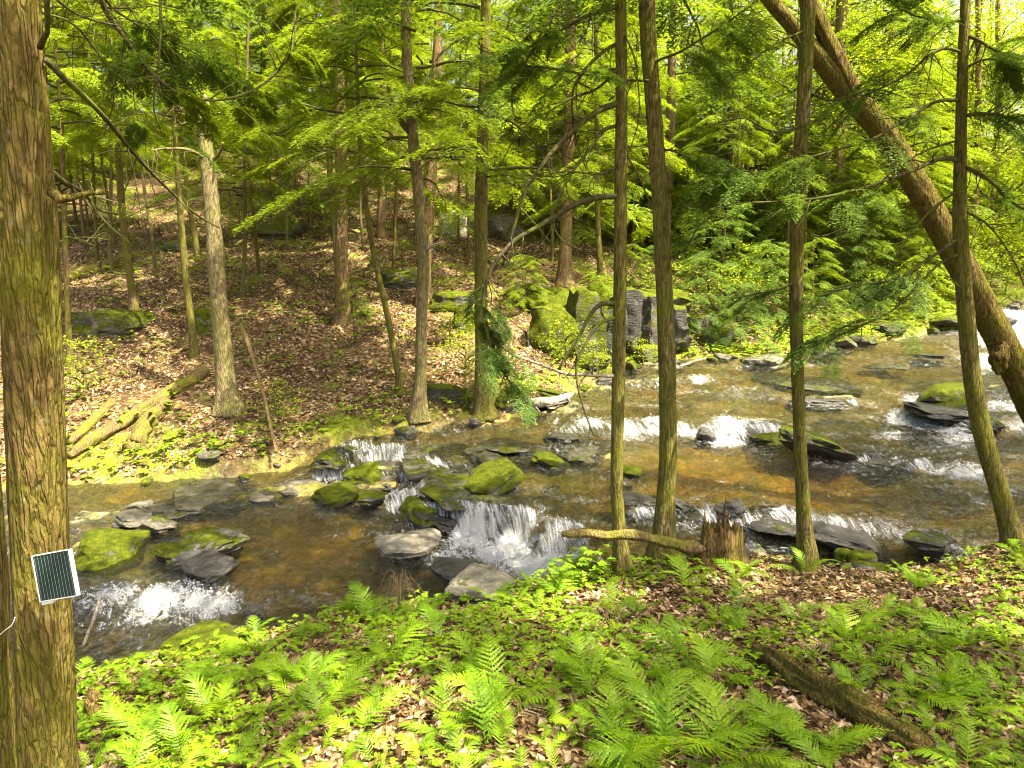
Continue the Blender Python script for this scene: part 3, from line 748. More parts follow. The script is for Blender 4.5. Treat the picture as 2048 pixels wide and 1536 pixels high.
HILL = [
 (205, 655, 150, 60, 'mossy boulder on the left hillside under the slim leaning tree', .75, .1, .8, 1),
 (405, 660, 60, 75, 'upright mossy rock behind the pale trunk on the left hillside', .85, .0, 1.1, .8),
 (800, 570, 120, 55, 'dark shaded ledge on the hillside left of the double trunk', .6, .1, .6, 1),
 (560, 470, 140, 60, 'dark ledge rock high on the left hillside', .55, .1, .7, 1),
 (900, 612, 110, 50, 'mossy outcrop right of the double trunk', .75, .1, .7, 1),
 (935, 660, 60, 90, 'yellow-green mossy rock rib left of the tall straight trunk', .9, .0, 1, .8),
 (910, 470, 90, 90, 'pale sunlit cliff block among the far trunks', .15, .0, 2.0, .8),
 (1010, 470, 90, 70, 'brown rock block right of the pale cliff block', .4, .0, 1.2, .8),
 (1060, 600, 100, 60, 'dark boulder behind the hanging green bough', .6, .1, .6, 1),
 (1400, 660, 70, 60, 'boulder on the slope right of the rock outcrop', .6, .1, .7, .9),
 (1440, 690, 90, 60, 'mossy boulder above the far water edge right of the two trunks', .7, .1, .7, .9),
 (1560, 520, 90, 40, 'low mossy boulder up the right hillside', .75, .1, .8, 1),
 (1790, 600, 120, 50, 'shaded boulder behind the far bank row of boulders', .7, .1, .6, 1),
 (1960, 600, 80, 40, 'mossy stone on the sunny far right bank', .85, .1, .9, 1),
 (880, 800, 90, 50, 'dark undercut stone between the two far bank trunks', .6, .2, .6, .9),
 (1010, 815, 80, 50, 'mossy root-bound stone right of the tall straight trunk', .7, .2, .7, .9),
 (340, 500, 80, 36, 'dark log-like stone on the upper left slope', .5, .1, .6, 1),
]
for i, a in enumerate(HILL):
    px, py, w, h, lab, moss, wet, tone, dp = a
    rock(px, py, w, h, lab, moss, wet, tone, dp, surf=Hg, seed=i + 101, sink=.62, group='boulders on the far hillside', sub=4, name='boulder', cat='boulder')
# the cliff-like outcrop of upright slabs at the far bank
oc_base = G(1225, 730)
outcrop = thing('rock_outcrop', oc_base, 'tall rock outcrop of upright mossy slabs at the far bank', 'rock outcrop')
outcrop['moss'] = .5
slabsp = [(1118, 745, 90, 120, .85, .9, 0, 17.5), (1165, 742, 84, 150, .7, .8, .1, 17.8), (1212, 735, 70, 128, .55, .6, .3, 18.3), (1252, 728, 80, 140, .5, .55, .3, 18.8), (1300, 724, 76, 118, .5, .55, .4, 19.2), (1346, 718, 80, 100, .6, .6, .3, 19.8),
  (1150, 690, 170, 100, .9, .8, 0, 19.2), (1240, 680, 170, 100, .85, .7, .1, 20), (1320, 676, 160, 90, .8, .7, .1, 20.8), (1190, 752, 70, 40, .8, .8, .1, 17.3), (1300, 732, 70, 36, .6, .8, .2, 18.5)]
for k, (px, py, w, h, moss, tone, wet, d) in enumerate(slabsp):
    b = P(px, py, d); s = d / FPX
    V, Fq = rock_verts(300 + k, (w * s * .68, w * s * .85, h * s * .68), 12, 4, .8, .08)
    Rm = np.array(Matrix.Rotation((k * 53 % 7 - 3) * .08, 3, 'Z') @ Matrix.Rotation(R((k * 31 % 17) - 8), 3, 'Y') @ Matrix.Rotation(R((k * 23 % 15) - 4), 3, 'X'))
    o = link('slab', mk_mesh('slab', V @ Rm.T, Fq, MAT['rock'], True, sharp=32), outcrop, tuple(b + np.array([0, w * s * .5, h * s * .50]) - oc_base))
    o['moss'] = moss + .06; o['wet'] = min(.35, wet + .1); o['tone'] = tone * .6

# ------------------------------------------------------------------ trunks, limbs and foliage builders
def trunk_mesh(name, pts, rad, mat, origin, nseg=20, step=0.12, bark=0.0, flare=0.0, seed=0):
    """pts (n,3), rad (n,) -> a bark-ridged tapering trunk; vertices relative to origin"""
    A = np.hstack([np.asarray(pts), np.asarray(rad)[:, None]])
    Ltot = np.linalg.norm(np.diff(A[:, :3], axis=0), axis=1).sum()
    n = max(6, int(Ltot / step))
    C = catmull(A, n)
    pos, rr = C[:, :3], np.maximum(C[:, 3], 0.004)
    ln = np.linspace(0, Ltot, n)
    V, Fs = tube(pos, rr, nseg, cap=True)
    body = V[:n * nseg].reshape(n, nseg, 3)
    ang = np.linspace(0, 2 * np.pi, nseg, endpoint=False)
    cen = pos[:, None]
    dirv = body - cen
    rad_ = rr[:, None]
    q = np.stack([np.cos(ang)[None] * 3.0 + 0 * ln[:, None], np.sin(ang)[None] * 3.0 + 0 * ln[:, None], ln[:, None] * 0.9 + 0 * ang[None]], -1) + seed
    g = 1 + 0.09 * fbm(q * .55, 3)
    if flare > 0:
        lobes = 0.55 + 0.45 * np.cos(ang * 5 + seed + 1.5 * np.sin(ang * 2 + seed))
        g = g + flare * np.exp(-np.clip(ln - .12, 0, None) / (rr[0] * 2.4))[:, None] * (0.35 + 0.65 * lobes)[None]
    if bark > 0:
        qq = np.stack([np.cos(ang)[None] * 9.0 + 0 * ln[:, None], np.sin(ang)[None] * 9.0 + 0 * ln[:, None], ln[:, None] * 4.0 + 0 * ang[None]], -1) + seed * 2
        rd = 1 - np.abs(fbm(qq, 3)) * 2.0
        g = g + bark * np.clip(rd, -1, 1)
    body[:] = cen + dirv * g[..., None]
    V[:n * nseg] = body.reshape(-1, 3)
    return mk_mesh(name, V - np.asarray(origin), Fs, mat, True)
def limb_into(bag, pts, r0, r1, nseg=7, step=0.08, wob=0.0, seed=0):
    p = np.asarray(pts, float)
    Ltot = np.linalg.norm(np.diff(p, axis=0), axis=1).sum()
    n = max(5, int(Ltot / step))
    C = catmull(p, n)
    t = np.linspace(0, 1, n)
    if wob:
        C = C + wob * np.stack([vnoise(np.stack([t * Ltot * 2.5, np.full(n, seed + 9.1 * k), np.zeros(n)], -1)) for k in range(3)], -1) * np.minimum(1, 6 * t)[:, None]
    r = (r0 + (r1 - r0) * t ** 0.8) * (1 + 0.10 * vnoise(np.stack([t * Ltot * 6, np.full(n, seed), np.zeros(n)], -1)))
    V, Fs = tube(C, r, nseg)
    bag.add(V, Fs)
    return C, r
def twigs_into(bag, C, r, count, length, seed, nseg=4, droop=0.0, up=0.2):
    """bare side twigs with forks along a limb"""
    g = np.random.default_rng(seed)
    ends = []
    for k in range(count):
        i = int(g.uniform(0.12, 0.97) * (len(C) - 1))
        tan = unit(C[min(i + 1, len(C) - 1)] - C[max(i - 1, 0)])
        d = g.normal(size=3); d = d - (d @ tan) * tan; d = unit(d) + tan * g.uniform(0.2, 0.9); d[2] += up - droop
        d = unit(d)
        L_ = length * g.uniform(0.4, 1.1)
        p0 = C[i]
        p1 = p0 + d * L_ * .5 + g.normal(size=3) * L_ * .06
        p2 = p1 + d * L_ * .5 + np.array([0, 0, -droop * L_ * .3]) + g.normal(size=3) * L_ * .1
        rr = min(r[i] * 0.5, 0.008)
        c, rr2 = limb_into(bag, [p0, p1, p2], rr, 0.0016, nseg, max(0.05, L_ / 6), 0, seed + k)
        ends.append((p1, p2, L_))
        for f in range(2):
            m = c[int(len(c) * g.uniform(.35, .85))]
            dd = unit(d + g.normal(size=3) * .7)
            limb_into(bag, [m, m + dd * L_ * .35], rr * .5, 0.0012, 3, .1, 0, k)
    return ends

def spray_template(seed, nsec=13, nleaf=9, leaf=0.032, w=0.010, lenf=0.42):
    """a flat hemlock spray of unit length along +x: list of base, dir, side arrays"""
    g = np.random.default_rng(seed)
    B, U, Wd, Ln = [], [], [], []
    for k in range(nsec):
        t = 0.12 + 0.86 * k / (nsec - 1)
        for sgn in (-1, 1):
            if g.uniform() < .1: continue
            L_ = lenf * (1 - 0.75 * t) * g.uniform(.7, 1.15) + .05
            a = sgn * R(g.uniform(42, 62))
            d = np.array([math.cos(a), math.sin(a), g.normal() * .10 - .12])
            p0 = np.array([t, 0, -0.10 * t * t])
            for j in range(nleaf):
                s = (j + .5) / nleaf
                p = p0 + d * L_ * s + np.array([0, 0, -0.05 * s * s])
                for ss in (-1, 1):
                    b = a + ss * R(g.uniform(35, 60)) * (1 if j < nleaf - 1 else .3)
                    u = np.array([math.cos(b), math.sin(b), g.normal() * .18])
                    B.append(p); U.append(u); Wd.append([-math.sin(b), math.cos(b), g.normal() * .3]); Ln.append(leaf * g.uniform(.7, 1.3) * (1.2 - .5 * s))
    B, U, Wd = np.array(B), unit(np.array(U)), np.array(Wd)
    Wd = unit(Wd - (Wd * U).sum(1, keepdims=True) * U)
    return B, U, Wd, np.array(Ln), w
def place_spray(out, T, p, d, length, roll=0.0, scale_leaf=1.0, droop=0.0):
    """append spray T at point p heading d with the given length"""
    B, U, Wd, Ln, w = T
    d = unit(np.asarray(d, float))
    side = unit(np.cross([0, 0, 1.0], d)) if abs(d[2]) < .98 else np.array([1.0, 0, 0])
    up = np.cross(d, side)
    c, s = math.cos(roll), math.sin(roll)
    side, up = side * c + up * s, up * c - side * s
    Rm = np.stack([d, side, up], 0)
    Bw = (B * length) @ Rm + p
    if droop: Bw[:, 2] -= droop * length * B[:, 0] ** 2
    out[0].append(Bw); out[1].append(U @ Rm); out[2].append(Wd @ Rm)
    out[3].append(Ln * scale_leaf); out[4].append(np.full(len(B), w * scale_leaf))
def leaves_mesh(name, out, mat, origin=(0, 0, 0), fold=0.0):
    V, Fq = leaf_quads(np.vstack(out[0]) - np.asarray(origin), np.vstack(out[1]), np.vstack(out[2]), np.concatenate(out[3]), np.concatenate(out[4]), fold=fold)
    return mk_mesh(name, V, Fq, mat)
def newout(): return ([], [], [], [], [])
FINE = [spray_template(40 + k, 15, 9, 0.036, 0.011, .44) for k in range(4)]         # foreground sprays
COARSE = [spray_template(60 + k, 10, 6, 0.098, 0.033, .5) for k in range(4)]           # for whole crowns
MIDS = [spray_template(80 + k, 11, 7, 0.062, 0.020, .48) for k in range(4)]          # understorey

def hemlock_crown(seed, height, rmax, nb, T, low=0.0, leafsc=1.0, sparse=0.0):
    g = np.random.default_rng(seed)
    out = newout(); bag = Bag()
    for k in range(nb):
        t = (k + g.uniform()) / nb
        z = height * t
        L_ = rmax * (1 - t) ** .75 * g.uniform(.55, 1.1) + .25
        az = k * 2.399 + g.uniform(-.5, .5)
        rise = .12 - .28 * (1 - t)
        d = np.array([math.cos(az), math.sin(az), rise])
        p0 = np.array([0, 0, z])
        pm = p0 + d * L_ * .5 + np.array([0, 0, .06 * L_])
        p1 = p0 + d * L_ + np.array([0, 0, -.13 * L_])
        C, r = limb_into(bag, [p0, pm, p1], .012 + .012 * L_, .004, 4, .3, .05, k)
        if g.uniform() < sparse: continue
        ns = max(2, int(L_ * 2.4))
        for j in range(ns):
            s = .28 + .7 * (j + g.uniform(.2, .8)) / ns
            p = C[min(len(C) - 1, int(s * len(C)))]
            sd = (-1) ** j * R(g.uniform(15, 60))
            dd = np.array([math.cos(az + sd), math.sin(az + sd), rise * .5 - .15])
            place_spray(out, T[g.integers(len(T))], p, dd, g.uniform(.55, .95) * min(1.3, .55 + .35 * L_), g.normal() * .2, leafsc, .15)
        place_spray(out, T[g.integers(len(T))], C[-2], d + np.array([0, 0, -.2]), .8, 0, leafsc, .15)
    return out, bag
def broad_crown(seed, height, rmax, ncl, leaf=0.10, per=34):
    g = np.random.default_rng(seed)
    out = newout(); bag = Bag()
    for k in range(max(6, ncl // 9)):
        az = k * 2.4 + g.uniform(-.4, .4); z0 = height * g.uniform(0, .6)
        L_ = rmax * g.uniform(.6, 1.0)
        limb_into(bag, [np.array([0, 0, z0]), np.array([math.cos(az) * L_ * .5, math.sin(az) * L_ * .5, z0 + .35 * L_]), np.array([math.cos(az) * L_, math.sin(az) * L_, z0 + .55 * L_])], .03 + .006 * L_, .006, 4, .4, .12, k)
    for k in range(ncl):
        t = g.uniform() ** .8
        prof = math.sin(math.pi * (0.12 + .86 * t)) ** .6
        az = g.uniform(0, 2 * np.pi); rr = rmax * prof * math.sqrt(g.uniform(.05, 1))
        c = np.array([math.cos(az) * rr, math.sin(az) * rr, t * height])
        n = int(per * g.uniform(.6, 1.4))
        off = g.normal(size=(n, 3)) * np.array([.36, .36, .09]) * (0.7 + .12 * rmax)
        B = c + off
        U = g.normal(size=(n, 3)) * np.array([1, 1, .35]) + np.array([math.cos(az), math.sin(az), -.3]) * .5
        U = unit(U)
        Wd = g.normal(size=(n, 3)) * np.array([1, 1, .35]); Wd = unit(Wd - (Wd * U).sum(1, keepdims=True) * U)
        ll = leaf * g.uniform(.6, 1.25, n)
        out[0].append(B); out[1].append(U); out[2].append(Wd); out[3].append(ll); out[4].append(ll * .62)
    return out, bag
CROWN, CRBR = {}, {}
def reg(key, ob, mat):
    out, bag = ob
    CROWN[key] = leaves_mesh('crown', out, MAT[mat], fold=.12)
    CRBR[key] = bag.mesh('branches', MAT['twig'])
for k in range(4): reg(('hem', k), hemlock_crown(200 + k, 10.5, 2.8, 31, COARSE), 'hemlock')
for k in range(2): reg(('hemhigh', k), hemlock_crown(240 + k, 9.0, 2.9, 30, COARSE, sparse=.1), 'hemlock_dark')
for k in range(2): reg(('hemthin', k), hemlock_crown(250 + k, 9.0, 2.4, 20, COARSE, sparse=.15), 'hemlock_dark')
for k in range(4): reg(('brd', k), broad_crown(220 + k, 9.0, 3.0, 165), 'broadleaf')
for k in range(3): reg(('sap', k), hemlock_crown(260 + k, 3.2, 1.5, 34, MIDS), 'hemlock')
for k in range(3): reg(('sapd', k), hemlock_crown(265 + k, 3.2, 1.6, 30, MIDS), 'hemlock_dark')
for k in range(3): reg(('shrub', k), broad_crown(280 + k, 1.3, .75, 34, .085, 18), 'broadleaf')
def add_crown(tree, key, z, sc=1.0, rz=0.0, off=(0, 0), scz=None):
    c = link('crown', CROWN[key], tree, (off[0], off[1], z))
    c.scale = (sc, sc, scz or sc); c.rotation_euler = (0, 0, rz)
    b = link('branches', CRBR[key], c)
    b['kind'] = 'stuff'
    return c

# ------------------------------------------------------------------ the trees one can tell apart
def img_path(spec, d, d_end=None):
    """spec rows (px, py, width px) at distance d -> world points and radii"""
    pts, rad = [], []
    n = len(spec)
    for i, (px, py, w) in enumerate(spec):
        dd = d if d_end is None else d + (d_end - d) * i / (n - 1)
        pts.append(P(px, py, dd)); rad.append(w * dd / FPX * (.43 if d < 4 else .385))
    return np.array(pts), np.array(rad)
def extend_up(pts, rad, top):
    """continue a trunk above the picture up to height top with a taper"""
    v = unit(pts[-1] - pts[-2]); v = unit(v * .5 + np.array([0, 0, .5]))
    h = top - pts[-1][2]
    n = max(3, int(h / 3))
    P2 = [pts[-1] + v * h * (k / n) for k in range(1, n + 1)]
    R2 = [rad[-1] * (1 - .9 * k / n) for k in range(1, n + 1)]
    return np.vstack([pts, P2]), np.concatenate([rad, R2])
def tree(name, label, spec, d, top, mat='bark', cat='tree', crown=None, crown_z=None, crown_sc=1.0, flare=.5, bark=.03, nseg=20, step=.12, base=None, d_end=None, group=None, seed=0, sink=.12):
    pts, rad = img_path(spec, d, d_end)
    if base is None: base = np.array([pts[0][0], pts[0][1], float(Hg(pts[0][0], pts[0][1]))])
    if pts[0][2] > base[2] - sink:
        pts = np.vstack([[base[0], base[1], base[2] - sink], pts]); rad = np.concatenate([[rad[0] * 1.08], rad])
    if top: pts, rad = extend_up(pts, rad, top)
    t = thing(name, base, label, cat, group)
    link('trunk', trunk_mesh('trunk', pts, rad, MAT[mat], base, nseg, step, bark, flare, seed), t)
    if crown:
        tip = pts[-1]
        for k, (key, zf, sc, rz) in enumerate(crown):
            # crown axis follows the trunk top
            zc = zf
            j = np.argmin(np.abs(pts[:, 2] - base[2] - zc))
            add_crown(t, key, zc, sc, rz, (pts[j][0] - base[0], pts[j][1] - base[1]))
    t['pts'] = 0
    return t, base, pts, rad
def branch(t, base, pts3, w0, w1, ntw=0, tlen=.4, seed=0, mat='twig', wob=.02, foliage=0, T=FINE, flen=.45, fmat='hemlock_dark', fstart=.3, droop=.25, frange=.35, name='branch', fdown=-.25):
    """a limb as a part of its tree; pts3 rows (px, py, d); widths in photo pixels"""
    p = np.array([P(*a) for a in pts3])
    k0, k1 = pts3[0][2] / FPX * .5, pts3[-1][2] / FPX * .5
    bag = Bag()
    C, r = limb_into(bag, p, w0 * k0, w1 * k1, 8, .05, wob, seed)
    ends = twigs_into(bag, C, r, int(ntw * 1.7), tlen, seed + 5, 4, droop) if ntw else []
    bag.V = [v - base for v in bag.V]
    b = link(name, bag.mesh(name, MAT[mat], True), t)
    if foliage:
        g = np.random.default_rng(seed + 77)
        out = newout()
        for k in range(foliage):
            s = g.uniform(fstart, 1.0)
            i = int(s * (len(C) - 1))
            tan = unit(C[min(i + 1, len(C) - 1)] - C[max(i - 1, 0)])
            az = math.atan2(tan[1], tan[0]) + g.choice([-1, 1]) * R(g.uniform(20, 85))
            dd = np.array([math.cos(az), math.sin(az), fdown + g.normal() * .15])
            place_spray(out, T[g.integers(len(T))], C[i] + g.normal(size=3) * .03, dd, flen * g.uniform(.5, 1.3), g.normal() * .25, 1.0, droop)
        f = link('foliage', leaves_mesh('foliage', out, MAT[fmat], base, .1), b)
    return b, C

T1, b1, p1, r1 = tree('hemlock_tree', 'thick mossy trunk at the left edge carrying the small solar panel', [(103, 1620, 132), (100, 1536, 126), (92, 1300, 122), (83, 1100, 118), (72, 800, 116), (60, 500, 112), (46, 250, 104), (32, 0, 96)], 2.95, 13, 'bark_near',
                      crown=[(('hemhigh', 0), 5.2, 1.0, .4)], bark=.035, nseg=64, step=.03, flare=.12, seed=3)
T1b, b1b, _, _ = tree('hemlock_tree', 'mossy trunk behind the solar panel tree, cut by the left picture edge', [(-40, 1420, 150), (-40, 1100, 105), (-70, 700, 95), (-90, 300, 90), (-110, 0, 84)], 3.5, 13, 'bark_near', crown=[(('hemhigh', 1), 6, .9, 2.4)], bark=.035, nseg=40, step=.05, flare=.2, seed=8)
T2, b2, p2, r2 = tree('hemlock_tree', 'slender straight trunk, left one of the pair in the foreground', [(1243, 1128, 42), (1238, 1050, 35), (1234, 950, 33), (1238, 700, 33), (1241, 450, 32), (1243, 200, 29), (1242, 0, 27)], 6.45, 11, 'bark', crown=[(('hemthin', 1), 5.6, .8, 1.2)], bark=.03, nseg=28, step=.05, flare=.85, seed=12)
T3, b3, p3, r3 = tree('hemlock_tree', 'slightly leaning trunk, right one of the pair in the foreground', [(1325, 1108, 62), (1330, 1020, 48), (1336, 900, 43), (1333, 700, 43), (1322, 450, 40), (1306, 200, 38), (1294, 0, 36)], 6.7, 12, 'bark', crown=[(('hemthin', 0), 6, .85, .3)], bark=.03, nseg=28, step=.05, flare=.85, seed=15)
T4, b4, p4, r4 = tree('hemlock_tree', 'slim dark trunk rising from ferns right of the splintered stump', [(1612, 1105, 46), (1606, 1000, 34), (1597, 800, 31), (1592, 600, 33), (1596, 400, 34), (1610, 150, 34), (1617, 0, 33)], 6.6, 11, 'bark', crown=[(('hemthin', 1), 5.5, .8, 3.9)], bark=.03, nseg=28, step=.05, flare=.85, seed=19)
T5, b5, p5, r5 = tree('hemlock_tree', 'bent trunk at right with a crook at its foot', [(2030, 1090, 52), (2008, 1010, 44), (1975, 900, 44), (1948, 780, 42), (1932, 640, 40), (1920, 450, 34), (1922, 250, 26), (1931, 0, 22)], 6.7, 9, 'bark', crown=[(('hemthin', 0), 6.4, .42, 5)], bark=.03, nseg=28, step=.05, flare=.45, seed=23)
# the big leaning tree with its fork
bT6 = np.array([*P(2330, 1010, 9.2)[:2], 0.0]); bT6[2] = float(Hg(bT6[0], bT6[1]))
T6, b6, p6, r6 = tree('leaning_tree', 'big leaning trunk crossing the right corner, forked near the top', [(2330, 1050, 110), (2200, 985, 84), (2090, 850, 72), (2025, 725, 68), (1965, 612, 64), (1908, 505, 61), (1842, 385, 58), (1767, 265, 55), (1700, 190, 53), (1660, 140, 48), (1600, 70, 36), (1530, -10, 31), (1430, -130, 24)], 9.2, None, 'bark_near', base=bT6, bark=.05, nseg=44, step=.05, flare=.35, seed=29)
bag = Bag()
pp, rr = img_path([(1722, 215, 46), (1690, 150, 42), (1655, 80, 38), (1612, -10, 34), (1555, -130, 26), (1500, -260, 15)], 9.15)
link('fork', trunk_mesh('fork', pp, rr, MAT['bark_near'], b6, 30, .06, .05, 0, 31), T6)
V, Fq = rock_verts(401, (.11, .12, .22), 4, 4, .1, .18)
c = P(1998, 715, 9.1)
link('burl', mk_mesh('burl', V + c - b6, Fq, MAT['bark_near'], True), T6)
for k, (sx, sz) in enumerate([(-1.6, 8.5), (1.0, 9.2)]):
    add_crown(T6, ('brd', k), sz - 2.0 - b6[2], .8, k * 1.7, (P(1530, -100, 9.2)[0] - b6[0] + sx, 0.4))
# far-bank trees
T7, b7, p7, r7 = tree('hemlock_tree', 'tall straight trunk on the far bank in the middle of the picture', [(968, 835, 50), (965, 780, 38), (962, 600, 33), (962, 400, 32), (968, 200, 28), (972, 0, 25)], 13.9, 15, 'bark', crown=[(('hem', 0), 4.6, 1.0, .2)], flare=.7, nseg=24, step=.08, seed=33)
T8, b8, p8, r8 = tree('hemlock_tree', 'trunk with a pale sunlit foot on the far bank, left of the middle', [(836, 832, 44), (840, 760, 30), (843, 640, 28), (846, 520, 29), (838, 400, 28), (825, 260, 26), (814, 120, 24), (810, 0, 22)], 13.7, 14, 'bark_pale', crown=[(('hem', 1), 4.4, .9, 1.4)], flare=.6, nseg=22, step=.08, seed=37)
T8b, _, _, _ = tree('hemlock_tree', 'thick brown trunk standing close behind the pale-footed trunk', [(846, 590, 34), (852, 470, 34), (862, 330, 30), (872, 150, 24), (878, 0, 20)], 19.5, 17, 'bark_red', crown=[(('hem', 2), 3.9, 1.0, 2.4)], flare=.4, nseg=18, seed=41)
T9, _, _, _ = tree('sapling_tree', 'thin curved trunk left of the pale-footed trunk on the far bank', [(800, 802, 22), (795, 740, 17), (775, 630, 16), (755, 540, 15), (738, 450, 14), (722, 320, 12), (716, 200, 10)], 14.6, 9, 'bark', crown=[(('sap', 0), 5.2, 1.1, 0)], flare=.4, nseg=12, seed=43)
T10, b10, p10, r10 = tree('broken_tree', 'stout pale trunk with a split broken top on the left hillside', [(458, 818, 60), (452, 770, 44), (440, 640, 42), (430, 500, 40), (420, 380, 38), (410, 290, 36), (403, 235, 34)], 13.9, None, 'bark_pale', flare=.5, bark=.05, nseg=26, step=.07, seed=47)
for k, (a, w) in enumerate([([(405, 250), (395, 215), (393, 195)], 18), ([(408, 260), (415, 215), (408, 190)], 16)]):
    pp, rr = img_path([(x, y, w * (1 - .4 * i / 2)) for i, (x, y) in enumerate(a)], 13.9)
    link('broken_top', trunk_mesh('broken_top', pp, rr, MAT['bark_pale'], b10, 12, .06, .06, 0, 50 + k), T10)
T11, _, _, _ = tree('hemlock_tree', 'straight reddish trunk on the hillside between pale broken tree and pale-footed trunk', [(686, 652, 46), (684, 600, 34), (683, 400, 31), (680, 200, 28), (674, 60, 24)], 18.6, 17, 'bark_red', crown=[(('hem', 3), 3.7, 1.1, .8)], flare=.5, nseg=20, seed=53)
T12, _, _, _ = tree('hemlock_tree', 'tall brown trunk above the rock outcrop', [(1128, 572, 44), (1130, 520, 32), (1135, 350, 30), (1140, 180, 28), (1142, 0, 25)], 21.8, 19, 'bark_red', crown=[(('hem', 0), 4.2, 1.1, 2.8)], flare=.5, nseg=20, seed=57)
T14, _, _, _ = tree('hemlock_tree', 'broad dark trunk on the right hillside left of the leaning trunk', [(1672, 562, 44), (1674, 480, 34), (1676, 330, 32), (1680, 150, 28), (1684, 0, 24)], 27.0, 21, 'bark', crown=[(('hem', 1), 4.0, 1.2, 3.3)], flare=.4, nseg=18, seed=59)
T15, _, _, _ = tree('hemlock_tree', 'slim mossy trunk leaning left on the left hillside near the boulder', [(268, 618, 24), (262, 570, 19), (252, 490, 18), (243, 400, 17), (236, 300, 15)], 17.8, 12, 'mosslog', crown=[(('hem', 2), 4.4, .7, 1)], flare=.3, nseg=14, seed=61)
T16, _, _, _ = tree('sapling_tree', 'slender greyish trunk just left of the stout broken tree', [(388, 698, 22), (382, 640, 17), (372, 560, 17), (362, 440, 15), (352, 300, 12)], 16.0, 10, 'bark', crown=[(('sap', 1), 5.2, 1.2, 1)], flare=.3, nseg=12, seed=63)
T17, _, _, _ = tree('sapling_tree', 'short leaning trunk behind the stout broken tree', [(402, 545, 18), (392, 490, 15), (378, 400, 13), (366, 300, 11)], 22.5, 12, 'bark', crown=[(('sap', 2), 4.8, 1.3, 2)], flare=.3, nseg=12, seed=65)
T18, _, _, _ = tree('birch_tree', 'pale straight trunk far up the left slope', [(532, 455, 18), (528, 350, 16), (526, 200, 14), (526, 60, 12)], 30, 20, 'bark_pale', crown=[(('brd', 2), 8, 1.1, 0)], flare=.3, nseg=12, seed=67)
T19, _, _, _ = tree('sapling_tree', 'thin yellowish trunk just right of the solar panel tree', [(140, 722, 18), (136, 640, 14), (132, 540, 13), (128, 400, 12), (122, 250, 11)], 15.4, 10, 'mosslog', crown=[(('sap', 0), 5, 1.2, 4)], flare=.2, nseg=12, seed=69)
T20, _, _, _ = tree('hemlock_tree', 'brown trunk seen between the paired foreground trunk and the slim dark trunk', [(1325, 540, 30), (1332, 420, 26), (1340, 280, 24), (1344, 100, 20)], 26, 18, 'bark_red', crown=[(('hem', 3), 5.5, 1.1, 1)], flare=.3, nseg=16, seed=71)

# ------------------------------------------------------------------ background forest
def where_x(x, y):
    u = 1024 + FPX * x / y
    return 'at far left' if u < 300 else 'left of the middle' if u < 800 else 'in the middle' if u < 1300 else 'right of the middle' if u < 1750 else 'at far right'
trunkv = []
for k in range(5):
    g = np.random.default_rng(500 + k)
    n = 9
    pts = np.stack([np.cumsum(g.normal(size=n) * .10), np.cumsum(g.normal(size=n) * .10), np.linspace(-.3, 17, n)], -1)
    pts[:, :2] -= pts[0, :2]
    trunkv.append(trunk_mesh('trunk', pts, np.linspace(.17, .03, n), MAT[['bark', 'bark_pale', 'bark_red', 'bark', 'mosslog'][k]], (0, 0, 0), 12, .4, .04, .4, k))
placed = [(-8, 14), (-5.8, 13.9)]
def free(x, y, r):
    return all((x - a) ** 2 + (y - b) ** 2 > r * r for a, b in placed)
cnt = 0
gb = np.random.default_rng(77)
tries = 0
while cnt < 140 and tries < 5000:
    tries += 1
    y = 21 + 78 * gb.uniform() ** 1.1
    x = gb.uniform(-.85, .85) * y
    if float(bil(SD, x, y)) > -1.5 or not free(x, y, 1.5 + .02 * y): continue
    if y < 42 and x < 2 and gb.uniform() < .6: continue
    placed.append((x, y))
    z = float(Hg(x, y))
    right = x / y > .25
    kind = 'brd' if gb.uniform() < (.62 if right else .3) else 'hem'
    lab = ('broadleaf tree with bright leaves' if kind == 'brd' else 'hemlock with layered green boughs') + (' low' if y < 36 else ' halfway up' if y < 58 else ' high') + ' on the far slope, ' + where_x(x, y)
    t = thing('broadleaf_tree' if kind == 'brd' else 'hemlock_tree', (x, y, z), lab, 'tree', 'wood: ' + lab)
    sc = gb.uniform(.8, 1.2)
    tr = link('trunk', trunkv[gb.integers(5)], t)
    rs = gb.choice([.3, .42, .6, .85], p=[.35, .3, .2, .15])
    tr.scale = (rs, rs, sc); tr.rotation_euler = (gb.normal() * .03, gb.normal() * .03, gb.uniform(0, 6.28))
    lowz = (gb.uniform(2.2, 5.0) if right else gb.uniform(3.4, 6.4)) if kind == 'hem' else gb.uniform(3.5, 7)
    add_crown(t, (kind, int(gb.integers(4))), lowz * sc, sc * gb.uniform(.85, 1.1), gb.uniform(0, 6.28))
    cnt += 1

